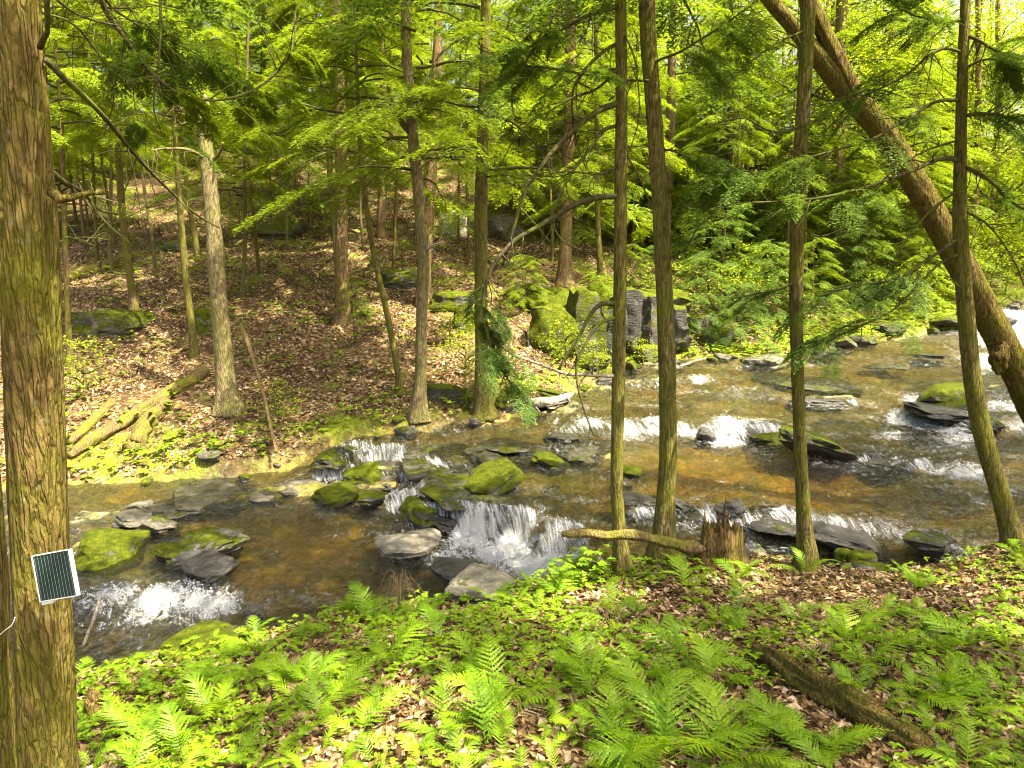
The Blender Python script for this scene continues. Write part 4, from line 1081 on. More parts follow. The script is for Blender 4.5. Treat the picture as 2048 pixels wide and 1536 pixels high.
n_p = 0
while n_p < 105:
    y = gb.uniform(19, 46); x = gb.uniform(-.78, .7) * y
    if float(bil(SD, x, y)) > -2 or not free(x, y, .7): continue
    placed.append((x, y))
    lab = 'slim pole-like young tree ' + ('near the foot of' if y < 28 else 'well up') + ' the far slope, ' + where_x(x, y)
    t = thing('pole_tree', (x, y, float(Hg(x, y))), lab, 'tree', 'poles: ' + lab)
    tr = link('trunk', trunkv[gb.integers(5)], t); rs = gb.uniform(.18, .36); sc = gb.uniform(.5, .8)
    tr.scale = (rs, rs, sc); tr.rotation_euler = (gb.normal() * .05, gb.normal() * .06, gb.uniform(0, 6.28))
    add_crown(t, ('sap', int(gb.integers(3))), gb.uniform(2.6, 5.2) if gb.uniform() < .5 else 17 * sc - 4, gb.uniform(.8, 1.35), gb.uniform(0, 6.28))
    n_p += 1
for i, (x, y, sc, zc) in enumerate([(20, 26, 1.1, 1.0), (24, 29, 1.2, 1.0), (19.5, 30, 1.1, 1.0), (27, 27, 1.3, 1.2), (23, 24.0, 1.0, 1.0), (13, 30, 1.3, 2.5), (17, 33, 1.4, 2.5), (21, 31, 1.4, 2), (24, 37, 1.5, 2.5), (19, 41, 1.6, 3), (28, 33, 1.5, 1.5), (12, 44, 1.5, 4), (29, 46, 1.7, 2), (23, 52, 1.8, 3), (34, 42, 1.7, 2), (9, 52, 1.6, 4), (-2, 50, 1.6, 5), (-14, 46, 1.5, 5), (-24, 48, 1.6, 5), (3, 60, 1.8, 3), (-8, 62, 1.8, 3), (-20, 64, 1.8, 3), (15, 64, 1.8, 2), (38, 58, 1.9, 2), (30, 66, 1.9, 2)]):
    t = thing('broadleaf_tree', (x, y, float(Hg(x, y))), 'large broadleaf tree with wide yellow-green crown deep in the wood, ' + where_x(x, y), 'tree', 'large bright broadleaf trees ' + where_x(x, y))
    tr = link('trunk', trunkv[i % 5], t); tr.scale = (1.1, 1.1, 1.1)
    add_crown(t, ('brd', i % 4), zc, sc, i * 1.9)
# understorey: hemlock saplings and leafy shrubs
def sapling(px, py, sc, label, key, name='hemlock_sapling', cat='sapling', group='saplings and shrubs of the far bank', zc=.3, d=None, rz=0, mat='bark'):
    b = G(px, py) if d is None else np.array([*P(px, py, d)[:2], 0])
    b[2] = float(Hg(b[0], b[1]))
    t = thing(name, b, label, cat, group)
    hh = (3.4 if key[0] == 'sap' else 1.2) * sc
    link('trunk', trunk_mesh('trunk', np.array([[0, 0, -.1], [.03 * sc, 0, hh * .5], [0, .03, hh]]), np.array([.02, .014, .004]) * max(sc, .5) * 1.3, MAT[mat], (0, 0, 0), 7, .25, 0, .1, 1), t)
    add_crown(t, key, zc * sc, sc, rz)
    return t
SAPL = [(1190, 660, .5, 'drooping hemlock sapling over the left face of the rock outcrop', ('sap', 1)), (1350, 670, .5, 'drooping hemlock sapling over the right face of the rock outcrop', ('sap', 2)), (1400, 660, .5, 'low hemlock sapling right of the rock outcrop', ('sap', 0)), (1830, 610, .6, 'hemlock sapling behind the shadowed boulder at far right', ('sap', 1)), (705, 640, .38, 'small hemlock sapling in front of the reddish trunk foot', ('sap', 0)), (960, 800, .34, 'little hemlock growing at the foot of the tall straight trunk', ('sap', 1)),
        (1260, 600, .55, 'pale sunlit hemlock sapling on top of the rock outcrop', ('sap', 2)), (1220, 610, .45, 'hemlock sapling left of the pale sunlit one on the rock outcrop', ('sap', 0)), (1300, 590, .5, 'hemlock sapling right of the pale sunlit one on the rock outcrop', ('sap', 1)),
        (1050, 620, .5, 'dark green hemlock sapling above the open leaf slope', ('sap', 2)), (1480, 690, .42, 'low spreading hemlock at the far water edge', ('sap', 0)), (1540, 650, .6, 'spreading hemlock sapling above the pale angular boulder', ('sap', 1)),
        (1620, 640, .6, 'hemlock sapling behind the blocky mossy boulder', ('sap', 2)), (1700, 610, .6, 'hemlock sapling behind the row of boulders', ('sap', 0)), (1440, 600, .7, 'hemlock sapling up the slope right of the outcrop', ('sap', 2)),
        (1790, 570, .8, 'hemlock sapling below the leaning trunk', ('sap', 1)), (1380, 520, .9, 'hemlock sapling behind the paired trunks', ('sap', 0)), (1500, 500, 1.0, 'hemlock sapling high on the right slope', ('sap', 1)), (1580, 470, 1.1, 'tall hemlock sapling behind the slim dark trunk', ('sap', 2))]
for i, (a, b, c, l, k) in enumerate(SAPL): sapling(a, b, c * (1.3 if a > 1350 else .9), l, ('sapd', k[1]) if a > 1000 and i % 3 else k, rz=i * 1.3)
SHR = [(1330, 655, .9, 'leafy shrub rooted on the right end of the rock outcrop', ('shrub', 1)), (1215, 640, .8, 'leafy shrub hanging over the middle of the rock outcrop', ('shrub', 2)), (1890, 600, 1.3, 'leafy shrub on the green bank left of the upper fall', ('shrub', 0)), (1840, 620, 1.0, 'low leafy shrub over the far water edge left of the bent trunk', ('shrub', 1)), (1930, 590, 1.4, 'leafy shrub behind the bent trunk', ('shrub', 2)), (1740, 600, 1.2, 'leafy shrub on the bank above the dark boulder', ('shrub', 0)), (2010, 590, 1.2, 'leafy shrub right beside the upper fall', ('shrub', 2)), (1185, 745, .5, 'leafy seedling in front of the rock outcrop, left of the paired trunks', ('shrub', 2)), (1285, 732, .45, 'leafy seedling at the outcrop foot between the paired trunks', ('shrub', 1)), (1340, 640, 1.1, 'leafy shrub behind the right trunk of the pair', ('shrub', 2)), (1130, 735, .7, 'bright leafy beech seedling at the left end of the outcrop', ('shrub', 0)), (930, 760, .7, 'leafy seedling left of the tall straight trunk', ('shrub', 1)), (900, 690, .6, 'small green seedling on the open leaf slope', ('shrub', 2)),
       (555, 850, .55, 'dark green leafy plant by the thin dead pole', ('shrub', 0)), (1460, 640, 1.1, 'leafy shrub on the bank right of the outcrop', ('shrub', 1)), (1500, 600, 1.2, 'leafy shrub above the far water edge', ('shrub', 2)), (1640, 580, 1.2, 'leafy shrub behind the slim dark trunk', ('shrub', 0)),
       (1760, 640, 1.0, 'leafy shrub over the row of boulders', ('shrub', 1)), (1860, 560, 1.2, 'leafy shrub left of the leaning trunk foot', ('shrub', 2)), (1980, 575, 1.3, 'sunny leafy shrub on the far right bank', ('shrub', 0)), (2040, 560, 1.4, 'sunny leafy shrub at the right picture edge', ('shrub', 1)),
       (1420, 540, 1.2, 'leafy shrub on the slope behind the paired trunks', ('shrub', 0)), (1560, 560, 1.2, 'leafy shrub left of the broad dark trunk', ('shrub', 1)), (170, 800, .8, 'bright leafy seedling right of the solar panel trunk', ('shrub', 2)), (480, 480, .9, 'leafy shrub high on the left slope', ('shrub', 0)), (640, 470, .9, 'leafy shrub behind the reddish trunk', ('shrub', 1))]
for i, (a, b, c, l, k) in enumerate(SHR): sapling(a, b, c, l, k, 'leafy_shrub', 'shrub', rz=i * .9)
# young hemlocks in the wood behind
SG = 'young hemlocks between the far trunks'
n_s = 0
while n_s < 70:
    y = gb.uniform(25, 52); x = gb.uniform(-.8, .8) * y
    if float(bil(SD, x, y)) > -2 or (y < 36 and x < 1 and gb.uniform() < .85): continue
    z = float(Hg(x, y))
    t = thing('hemlock_sapling', (x, y, z), 'young green hemlock between the far trunks, ' + where_x(x, y), 'sapling', SG + ' ' + where_x(x, y))
    sc = gb.uniform(1.0, 1.9)
    link('trunk', trunkv[0], t).scale = (.25, .25, .2 * sc)
    add_crown(t, ('sap', int(gb.integers(3))), .5, sc, gb.uniform(0, 6.28))
    n_s += 1

# unseen trees placed outside the picture to cast canopy shade on the near bank
for i, (x, y, k, sc, zc) in enumerate([(5.5, 1.5, ('hemhigh', 0), 1.0, 5.5), (9.5, 4.5, ('brd', 1), 1.1, 6), (8.5, -.5, ('hemhigh', 1), 1.1, 5), (12.5, 8.0, ('hem', 2), 1.1, 4.5), (13.5, 2.5, ('brd', 2), 1.2, 6), (2.5, -2.5, ('hemhigh', 1), 1.0, 6), (16, 12, ('hem', 0), 1.1, 4)]):
    z = float(Hg(x, y))
    t = thing('shade_tree', (x, y, z), 'unseen tall tree beyond the picture edge, placed to shade the near bank', 'tree', 'unseen trees placed to shade the near bank')
    tr = link('trunk', trunkv[i % 3], t); tr.scale = (.9, .9, .9)
    add_crown(t, k, zc, sc, i * 1.1)

# ------------------------------------------------------------------ bare limbs in front
branch(T1, b1, [(92, 120, 2.95), (170, 200, 3.2), (280, 320, 3.7), (370, 420, 4.1), (440, 458, 4.4)], 13, 3, 8, .35, 601, wob=.02)
branch(T1, b1, [(105, 385, 2.9), (125, 395, 2.85), (165, 388, 2.95), (215, 390, 3.1)], 24, 5, 2, .12, 602, mat='bark_near', wob=.01, name='broken_branch')
branch(T1, b1, [(105, 345, 3.0), (160, 385, 3.3), (190, 420, 3.5), (235, 435, 3.7)], 12, 4, 5, .25, 603)
branch(T1, b1, [(95, 210, 3.0), (120, 195, 3.1), (150, 197, 3.2)], 8, 4, 2, .2, 604)
branch(T1, b1, [(80, 95, 2.9), (100, 60, 2.8), (103, 0, 2.7), (108, -60, 2.7)], 11, 9, 0, .2, 605)
branch(T1, b1, [(70, -60, 3.0), (140, 20, 3.3), (190, 45, 3.5), (240, 55, 3.7)], 7, 3, 4, .3, 606)
branch(T1, b1, [(115, 485, 3.0), (180, 470, 4.0), (240, 435, 4.8), (330, 410, 5.4)], 4, 2, 5, .3, 607)
# drooping limb with foliage hanging from the upper left
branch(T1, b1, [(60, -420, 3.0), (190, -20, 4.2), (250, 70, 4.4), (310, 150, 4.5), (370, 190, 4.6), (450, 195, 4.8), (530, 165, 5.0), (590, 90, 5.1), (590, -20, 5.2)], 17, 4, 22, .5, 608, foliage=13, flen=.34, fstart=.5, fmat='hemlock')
branch(T1, b1, [(318, -120, 4.5), (322, 60, 4.5), (316, 150, 4.5), (308, 220, 4.5), (322, 265, 4.6)], 8, 2, 8, .35, 609, foliage=5, flen=.3)
branch(T1, b1, [(180, -60, 4.0), (230, 20, 4.2), (330, 80, 4.6), (420, 120, 5.0)], 6, 2, 10, .4, 610, foliage=14, flen=.4, fstart=.4)
branch(T2, b2, [(1240, 205, 6.45), (1180, 235, 6.3), (1110, 300, 6.2), (1055, 380, 6.1), (1025, 460, 6.1), (1005, 530, 6.1)], 13, 5, 8, .4, 620)
branch(T2, b2, [(1238, 392, 6.45), (1190, 398, 6.3), (1110, 430, 6.2), (1040, 475, 6.1), (990, 530, 6.0), (968, 590, 6.0), (970, 640, 6.0), (990, 720, 6.0), (1030, 780, 6.0)], 13, 4, 10, .4, 621, foliage=16, flen=.34, fstart=.62, fdown=-.6)
branch(T2, b2, [(1238, 12, 6.45), (1180, 35, 6.3), (1100, 75, 6.2), (1040, 105, 6.2), (1000, 115, 6.2), (960, 100, 6.2)], 10, 3, 14, .45, 622, foliage=12, flen=.4, fstart=.4)
branch(T2, b2, [(1238, 85, 6.45), (1190, 115, 6.4), (1150, 170, 6.3), (1148, 240, 6.3), (1160, 300, 6.3), (1175, 340, 6.3)], 8, 3, 9, .35, 623)
branch(T2, b2, [(1238, 250, 6.45), (1205, 262, 6.4), (1160, 320, 6.3), (1120, 390, 6.2), (1105, 440, 6.2), (1125, 480, 6.2), (1165, 500, 6.2)], 8, 3, 9, .35, 624)
branch(T2, b2, [(1235, 608, 6.45), (1200, 610, 6.4), (1175, 635, 6.4), (1150, 690, 6.4), (1120, 745, 6.4)], 10, 6, 3, .3, 625)
branch(T2, b2, [(1235, 635, 6.45), (1195, 645, 6.3), (1165, 690, 6.2), (1155, 740, 6.1), (1165, 800, 6.0), (1190, 870, 5.9)], 8, 3, 4, .3, 626)
branch(T2, b2, [(1232, 752, 6.45), (1180, 748, 6.3), (1120, 745, 6.2), (1060, 725, 6.1), (1010, 695, 6.1), (985, 650, 6.1)], 9, 3, 8, .3, 627, mat='deadwood')
branch(T2, b2, [(1250, 290, 6.4), (1275, 360, 6.5), (1300, 420, 6.6)], 4, 3, 3, .2, 628)
branch(T2, b2, [(1240, -40, 6.45), (1120, 10, 6.2), (1090, 50, 6.1), (1060, 110, 6.0), (1030, 170, 6.0), (1025, 220, 6.0), (1040, 250, 6.0)], 8, 3, 12, .4, 629, foliage=6, flen=.35, fstart=.5)
branch(T3, b3, [(1305, 160, 6.7), (1280, 162, 6.6), (1180, 150, 6.4), (1080, 130, 6.3), (990, 128, 6.2)], 6, 3, 12, .4, 630, foliage=10, flen=.4, fstart=.3)
branch(T3, b3, [(1312, 300, 6.7), (1350, 305, 6.6), (1400, 320, 6.5), (1470, 300, 6.4)], 5, 2, 8, .4, 631, foliage=8, flen=.4)
branch(T3, b3, [(1300, 130, 6.7), (1350, 110, 6.5), (1430, 60, 6.3), (1500, 10, 6.2)], 6, 3, 8, .4, 632, foliage=12, flen=.4)
branch(T3, b3, [(1330, 520, 6.7), (1370, 500, 6.6), (1400, 450, 6.6), (1440, 420, 6.6)], 4, 2, 5, .3, 633)
branch(T4, b4, [(1593, 560, 6.6), (1560, 580, 6.5), (1500, 590, 6.5), (1450, 600, 6.4)], 4, 2, 5, .3, 634, foliage=5, flen=.35)
branch(T4, b4, [(1600, 330, 6.6), (1540, 350, 6.4), (1480, 340, 6.3), (1400, 350, 6.3)], 5, 2, 8, .35, 635, foliage=12, flen=.42)
branch(T5, b5, [(1922, 322, 6.7), (1880, 320, 6.5), (1800, 350, 6.3), (1700, 385, 6.1), (1600, 405, 6.0), (1500, 405, 6.0), (1430, 415, 6.0)], 9, 3, 12, .4, 640, foliage=15, flen=.42, fstart=.45)
branch(T5, b5, [(1922, 200, 6.7), (1880, 205, 6.6), (1800, 250, 6.4), (1720, 280, 6.3), (1620, 310, 6.2), (1540, 340, 6.2)], 8, 3, 12, .4, 641, foliage=11, flen=.4, fstart=.3)
branch(T5, b5, [(1925, 105, 6.7), (1880, 100, 6.6), (1820, 140, 6.5), (1750, 180, 6.4), (1700, 200, 6.3)], 7, 3, 10, .4, 642, foliage=10, flen=.42)
branch(T5, b5, [(1928, 70, 6.7), (1960, 85, 6.6), (2010, 110, 6.5), (2080, 130, 6.4)], 7, 3, 8, .4, 643, foliage=10, flen=.4)
branch(T5, b5, [(1918, 330, 6.7), (1960, 345, 6.6), (1995, 370, 6.5), (2020, 400, 6.4), (2080, 440, 6.3)], 9, 4, 8, .35, 644, foliage=5, flen=.4)
branch(T5, b5, [(1922, 232, 6.7), (1980, 230, 6.5), (2060, 250, 6.4)], 9, 5, 6, .35, 645, foliage=8, flen=.4)
branch(T5, b5, [(1930, 470, 6.7), (1850, 520, 6.6), (1780, 560, 6.5), (1700, 575, 6.4), (1640, 590, 6.4)], 7, 3, 9, .35, 646, foliage=12, flen=.4, fstart=.35)
branch(T5, b5, [(1930, 505, 6.7), (1870, 530, 6.6), (1800, 610, 6.5), (1720, 650, 6.4), (1630, 685, 6.4), (1600, 690, 6.4)], 6, 3, 9, .35, 647, foliage=8, flen=.35, fstart=.5)
branch(T5, b5, [(1920, 40, 6.7), (1860, 40, 6.5), (1800, 20, 6.4), (1760, -20, 6.3)], 6, 3, 8, .4, 648, foliage=10, flen=.45)
branch(T5, b5, [(1922, 140, 6.7), (1980, 120, 6.5), (2060, 150, 6.4)], 5, 3, 6, .35, 649, foliage=10, flen=.4)
branch(T7, b7, [(965, 125, 13.9), (1030, 120, 13.4), (1100, 135, 13.0), (1200, 170, 12.8)], 8, 3, 12, .7, 650, foliage=14, flen=.7, T=MIDS, fmat='hemlock')
branch(T7, b7, [(962, 355, 13.9), (1040, 350, 13.4), (1120, 352, 13.0), (1180, 340, 12.8)], 5, 2, 8, .6, 651, foliage=8, flen=.7, T=MIDS, fmat='hemlock')
branch(T7, b7, [(960, 180, 13.9), (900, 175, 13.4), (860, 178, 13.2), (800, 190, 13)], 6, 2, 10, .6, 652, foliage=12, flen=.7, T=MIDS, fmat='hemlock')
branch(T10, b10, [(420, 320, 13.9), (380, 300, 13.6), (330, 295, 13.4), (300, 300, 13.2)], 9, 3, 8, .5, 653, mat='bark_pale')
branch(T10, b10, [(425, 320, 13.9), (440, 305, 13.7), (447, 285, 13.6)], 8, 4, 3, .3, 654, mat='bark_pale')
branch(T10, b10, [(408, 260, 13.9), (385, 240, 13.6), (360, 215, 13.5), (345, 205, 13.4)], 9, 4, 5, .4, 655, mat='bark_pale')
branch(T8, b8, [(826, 270, 13.7), (805, 245, 13.6), (785, 215, 13.5), (778, 170, 13.4)], 14, 8, 4, .4, 656)
branch(T8, b8, [(848, 505, 13.7), (865, 490, 13.5), (885, 485, 13.4)], 8, 3, 4, .3, 657, mat='deadwood')

branch(T1, b1, [(60, -200, 3.0), (170, -30, 4.0), (250, 60, 4.4), (300, 170, 4.6), (330, 200, 4.7)], 5, 2, 12, .4, 660)
branch(T1, b1, [(70, 20, 2.95), (150, 60, 3.4), (210, 130, 3.9), (225, 210, 4.2), (215, 280, 4.3)], 5, 2, 12, .35, 661)
branch(T4, b4, [(1603, 250, 6.6), (1560, 262, 6.5), (1480, 240, 6.3), (1390, 260, 6.2)], 5, 2, 10, .4, 662)
branch(T4, b4, [(1608, 180, 6.6), (1660, 200, 6.5), (1740, 180, 6.4), (1810, 200, 6.3)], 5, 2, 10, .4, 663)
branch(T4, b4, [(1595, 450, 6.6), (1640, 470, 6.5), (1700, 455, 6.4), (1760, 480, 6.3)], 4, 2, 8, .4, 664)
branch(T4, b4, [(1612, 60, 6.6), (1560, 80, 6.4), (1490, 130, 6.3), (1440, 190, 6.2)], 5, 2, 10, .4, 665)
branch(T2, b2, [(1241, 130, 6.45), (1190, 180, 6.3), (1130, 200, 6.2), (1060, 250, 6.1), (1000, 330, 6.1)], 6, 2, 14, .4, 666)
branch(T2, b2, [(1240, 330, 6.45), (1190, 350, 6.3), (1120, 345, 6.2), (1050, 365, 6.1)], 5, 2, 10, .35, 667)
branch(T2, b2, [(1243, 60, 6.45), (1270, 120, 6.3), (1275, 220, 6.2), (1262, 300, 6.2)], 4, 2, 8, .3, 668)
branch(T7, b7, [(966, 60, 13.9), (900, 90, 13.4), (850, 160, 13.2), (830, 240, 13.1)], 6, 2, 14, .8, 669)
branch(T7, b7, [(966, 230, 13.9), (1020, 245, 13.5), (1080, 300, 13.2), (1110, 370, 13.1)], 6, 2, 12, .7, 670)
branch(T7, b7, [(962, 300, 13.9), (910, 300, 13.5), (850, 330, 13.2), (800, 380, 13.1)], 5, 2, 12, .7, 671)
branch(T11, np.array(T11.location), [(682, 300, 18.6), (640, 310, 18.2), (590, 340, 18), (550, 390, 17.9)], 5, 2, 12, .8, 672)
branch(T11, np.array(T11.location), [(682, 240, 18.6), (730, 250, 18.2), (770, 290, 18), (790, 340, 17.9)], 5, 2, 12, .8, 673)
branch(T5, b5, [(1921, 280, 6.7), (1850, 300, 6.5), (1760, 360, 6.3), (1690, 440, 6.2)], 5, 2, 12, .4, 674)
branch(T5, b5, [(1925, 420, 6.7), (1980, 450, 6.5), (2030, 520, 6.4), (2060, 600, 6.4)], 5, 2, 10, .4, 675)
branch(T5, b5, [(1920, 380, 6.7), (1860, 420, 6.6), (1800, 500, 6.5), (1760, 590, 6.4)], 5, 2, 12, .4, 676)

# ------------------------------------------------------------------ logs, stump, poles
def log(name, label, spec, mat, cat='log', rows=None, nseg=28, bark=.14, lift=.5, group=None, flat=None):
    """spec rows (px, py, width px, d or None): each row is put on the ground"""
    pts, rad = [], []
    for px, py, w, d in spec:
        if d is None: p = G(px, py); r_ = w * p[1] / FPX * .5; p = p + np.array([0, 0, r_ * lift])
        else: p = P(px, py, d); r_ = w * d / FPX * .5
        pts.append(p); rad.append(r_)
    base = pts[0].copy()
    gl = np.random.default_rng(len(label) * 7 + int(spec[0][0]))
    A = catmull(np.hstack([np.array(pts), np.array(rad)[:, None]]), 14)
    pts, rad = list(A[:, :3] + gl.normal(size=(14, 3)) * A[:, 3:] * .10), list(A[:, 3] * gl.uniform(.86, 1.14, 14))
    rad[0] *= .8; rad[-1] *= .55
    me = trunk_mesh(name, np.array(pts), np.array(rad), MAT[mat], base, nseg, .05, bark, 0, len(label))
    o = tag(link(name, me, None, tuple(base)), label, cat, group)
    if cat == 'log':
        for k in range(3):
            i = int(gl.integers(2, 12)); d = unit(np.cross(unit(pts[i + 1] - pts[i]), gl.normal(size=3)) + np.array([0, -.3, .5]))
            bag = Bag(); r_ = rad[i]
            limb_into(bag, [pts[i] - base, pts[i] - base + d * r_ * 1.3, pts[i] - base + d * r_ * gl.uniform(1.6, 2.6) + gl.normal(size=3) * r_ * .3], r_ * .38, r_ * .14, 8, .03, 0, k)
            link('branch_stub', bag.mesh('branch_stub', MAT[mat], True), o)
    return o
log('fallen_log', 'long moss-covered log lying down the left bank to the water', [(138, 918, 26, None), (240, 855, 26, None), (330, 800, 26, None), (415, 748, 24, None)], 'mosslog')
log('fallen_log', 'short mossy log lying below the long one, pointing at the water', [(258, 905, 34, None), (300, 850, 32, None), (338, 812, 28, None)], 'mosslog')
log('fallen_log', 'thin broken mossy log above the long one by the solar panel tree', [(140, 892, 22, None), (180, 855, 20, None), (228, 805, 18, None)], 'mosslog')
log('fallen_log', 'yellowish log lying across the upper left slope', [(130, 568, 26, None), (190, 548, 24, None), (265, 518, 20, None)], 'mosslog')
log('fallen_log', 'mossy log jutting over the water past the paired foreground trunks', [(1124, 1069, 15, 6.0), (1170, 1066, 19, 6.05), (1215, 1073, 19, 6.1), (1260, 1069, 23, 6.12), (1320, 1083, 20, 6.2), (1362, 1091, 23, 6.25), (1410, 1100, 18, 6.3)], 'mosslog')
log('rotting_log', 'rotting brown log among the foreground ferns', [(1500, 1312, 34, None), (1580, 1360, 54, None), (1680, 1420, 60, None), (1780, 1475, 56, None), (1870, 1520, 46, None)], 'rotten', bark=.34, lift=.8)
log('rotting_log', 'short mossy log piece half buried at the lower right edge', [(1900, 1452, 30, None), (1960, 1446, 34, None), (2030, 1452, 26, None)], 'mosslog')
log('dead_pole', 'thin pale dead pole leaning on the far left bank', [(552, 905, 6, 12.3), (530, 800, 7, 13.2), (505, 715, 9, 14.0), (482, 650, 8, 14.6)], 'bark_red', cat='pole', nseg=8, bark=.02)
log('fallen_branch', 'dark fallen branch lying up the slope behind the pale trunk', [(470, 715, 8, None), (560, 665, 8, None), (630, 632, 7, None)], 'twig', cat='branch', nseg=8, bark=.02)
log('fallen_branch', 'grey stick lying in litter in the middle of the near bank', [(1030, 1322, 9, None), (1080, 1302, 9, None), (1110, 1290, 6, None)], 'deadwood', cat='stick', nseg=7, bark=.02)
log('fallen_branch', 'thin pale stick bending down the near bank below the log', [(1165, 1255, 5, None), (1195, 1215, 5, None), (1215, 1190, 4, None)], 'deadwood', cat='stick', nseg=7, bark=.02)
log('fallen_branch', 'pale stick standing in water right of the solar panel tree', [(165, 1295, 7, 5.6), (190, 1230, 6, 5.6), (202, 1185, 4, 5.7)], 'deadwood', cat='stick', nseg=7, bark=.02)
log('fallen_branch', 'fallen pole up the right slope', [(1720, 430, 8, None), (1790, 480, 9, None), (1850, 520, 9, None)], 'deadwood', cat='pole', nseg=8, bark=.02)
log('driftwood', 'grey driftwood log at the far water edge', [(1045, 802, 14, 14.6), (1080, 806, 20, 14.5), (1120, 800, 18, 14.7), (1145, 788, 8, 15.0)], 'deadwood', cat='log', nseg=14)
log('fallen_branch', 'bleached branch lying on the far ledge right of the outcrop', [(1360, 735, 6, None), (1400, 722, 6, None), (1450, 712, 4, None)], 'deadwood', cat='branch', nseg=7, bark=.02)

# splintered stump
sb = G(1440, 1128)
stump = thing('tree_stump', sb, 'splintered rotten stump standing on the near bank between the trunks', 'stump')
k_ = sb[1] / FPX
nst = 48
ang = np.linspace(0, 2 * np.pi, nst, endpoint=False)
rings = []
for i, (h, rr_) in enumerate([(-.08, 1.5), (0.0, 1.35), (.05, 1.12), (.12, .98), (.2, .9), (.34, .8)]):
    wob = 1 + .12 * np.cos(ang * 5 + 1) + .10 * vnoise(np.stack([np.cos(ang) * 3, np.sin(ang) * 3, np.full(nst, i * .7)], -1))
    top = np.zeros(nst)
    if i == 5: top = .10 * np.abs(vnoise(np.stack([np.cos(ang) * 4, np.sin(ang) * 4, np.full(nst, 9.)], -1)))
    rings.append(np.stack([np.cos(ang) * rr_ * wob * 47 * k_, np.sin(ang) * rr_ * wob * 42 * k_, h + top], -1))
rings.append(rings[-1] * np.array([.72, .72, .75]))
rings.append(rings[0] * np.array([.3, .3, 0]) + np.array([0, 0, .08]))
Vs = np.vstack(rings); nr = len(rings)
ii = np.arange(nr - 1)[:, None] * nst; jj = np.arange(nst)[None]; jn = (jj + 1) % nst
Fs = np.stack([ii + jj, ii + jn, ii + nst + jn, ii + nst + jj], -1).reshape(-1, 4)
link('shell', mk_mesh('shell', Vs, Fs, MAT['rotten'], True), stump)
gs = np.random.default_rng(5)
for k, (ox, oy, h, w) in enumerate([(-.2, .02, .46, .042), (-.17, -.06, .40, .035), (-.11, .08, .36, .035), (.03, .0, .58, .032), (-.03, .06, .46, .03), (.09, .05, .42, .04), (.16, -.02, .40, .05), (.2, .05, .33, .045), (.11, -.11, .30, .05), (-.08, -.13, .28, .05), (.0, -.15, .24, .05)]):
    h *= 1.2; ox *= .8; oy *= .8; w *= .8
    pts = np.array([[ox, oy, .05], [ox * 1.02, oy, h * .6], [ox + gs.normal() * .012, oy, h]])
    V, Fq = tube(catmull(np.hstack([pts, [[w], [w * .8], [w * .15]]]), 10)[:, :3], catmull(np.hstack([pts, [[w], [w * .85], [w * .12]]]), 10)[:, 3], 8)
    V = V + .008 * fbm(V * 18 + k, 2)[:, None]
    link('splinter', mk_mesh('splinter', V, Fq, MAT['rotten'], True), stump)
sb2 = G(188, 1440)
V, Fq = rock_verts(77, (.06, .06, .14), 5, 4, .5, .2)
tag(link('small_stump', mk_mesh('small_stump', V, Fq, MAT['rotten'], True), None, (sb2[0], sb2[1], sb2[2] + .08)), 'small dark rotten stump at the foot of the solar panel tree', 'stump')

# ------------------------------------------------------------------ solar panel on the left trunk
def board(name, pts, thick, mat, parent, basis):
    """flat polygon prism in the panel plane (u, v in metres) standing thick proud of w0"""
    o, u, v, n = basis
    n_ = len(pts)
    lo = [o + u * a + v * b for a, b, _ in pts]; hi = [p + n * thick for p in lo]
    V = np.array(lo + hi)
    sides = [[i, (i + 1) % n_, n_ + (i + 1) % n_, n_ + i] for i in range(n_)]
    me = bpy.data.meshes.new(name)
    me.from_pydata(V.tolist(), [], [list(range(n_))[::-1], [n_ + i for i in range(n_)]] + sides)
    me.materials.append(MAT[mat]); me.update()
    return link(name, me, parent)
PD = 2.72
cTL, cTR, cBL, cBR = (P(64, 1112, PD + .03), P(139, 1101, PD + .0), P(80, 1204, PD), P(154, 1189, PD - .03))
o_ = (cTL + cTR + cBL + cBR) / 4
uu = unit((cTR - cTL) + (cBR - cBL)); vv = unit((cTL - cBL) + (cTR - cBR)); vv = unit(vv - (vv @ uu) * uu); nn = np.cross(uu, vv)
if nn[1] > 0: nn = -nn
pw = np.linalg.norm(cTR - cTL) / 2; ph = np.linalg.norm(cTL - cBL) / 2
panel = thing('solar_panel', o_, 'small tilted solar panel with white frame mounted on the left trunk', 'solar panel')
B0 = (np.zeros(3) - nn * .016, uu, vv, nn)
def rect(x0, x1, y0, y1): return [(x0, y0, 0), (x1, y0, 0), (x1, y1, 0), (x0, y1, 0)]
board('back_plate', rect(-pw, pw, -ph, ph), .014, 'panel_white', panel, B0)
fw_ = .0027
B1 = (np.zeros(3) - nn * .002, uu, vv, nn)
board('frame_side', rect(-pw, -pw + fw_ * 1.2, -ph, ph), .006, 'panel_white', panel, B1)
board('frame_side', rect(pw - fw_, pw, -ph, ph), .006, 'panel_white', panel, B1)
board('frame_side', rect(-pw + fw_ * 1.2, pw - fw_, ph - fw_, ph), .006, 'panel_white', panel, B1)
board('frame_side', rect(-pw + fw_ * 1.2, pw - fw_, -ph, -ph + fw_), .006, 'panel_white', panel, B1)
nc = 11
cw = (2 * pw - 2.2 * fw_) / nc
for k in range(nc):
    x0 = -pw + 1.2 * fw_ + k * cw
    c_ = board('solar_cell', rect(x0 + .0002, x0 + cw - .0002, -ph + fw_ + .0006, ph - fw_ - .0006), .003, 'panel_cell', panel, B1)
    board('contact_line', rect(x0 + cw * .5 - .0005, x0 + cw * .5 + .0005, -ph + fw_ + .001, ph - fw_ - .001), .0009, 'panel_line', c_, (nn * .0011, uu, vv, nn))
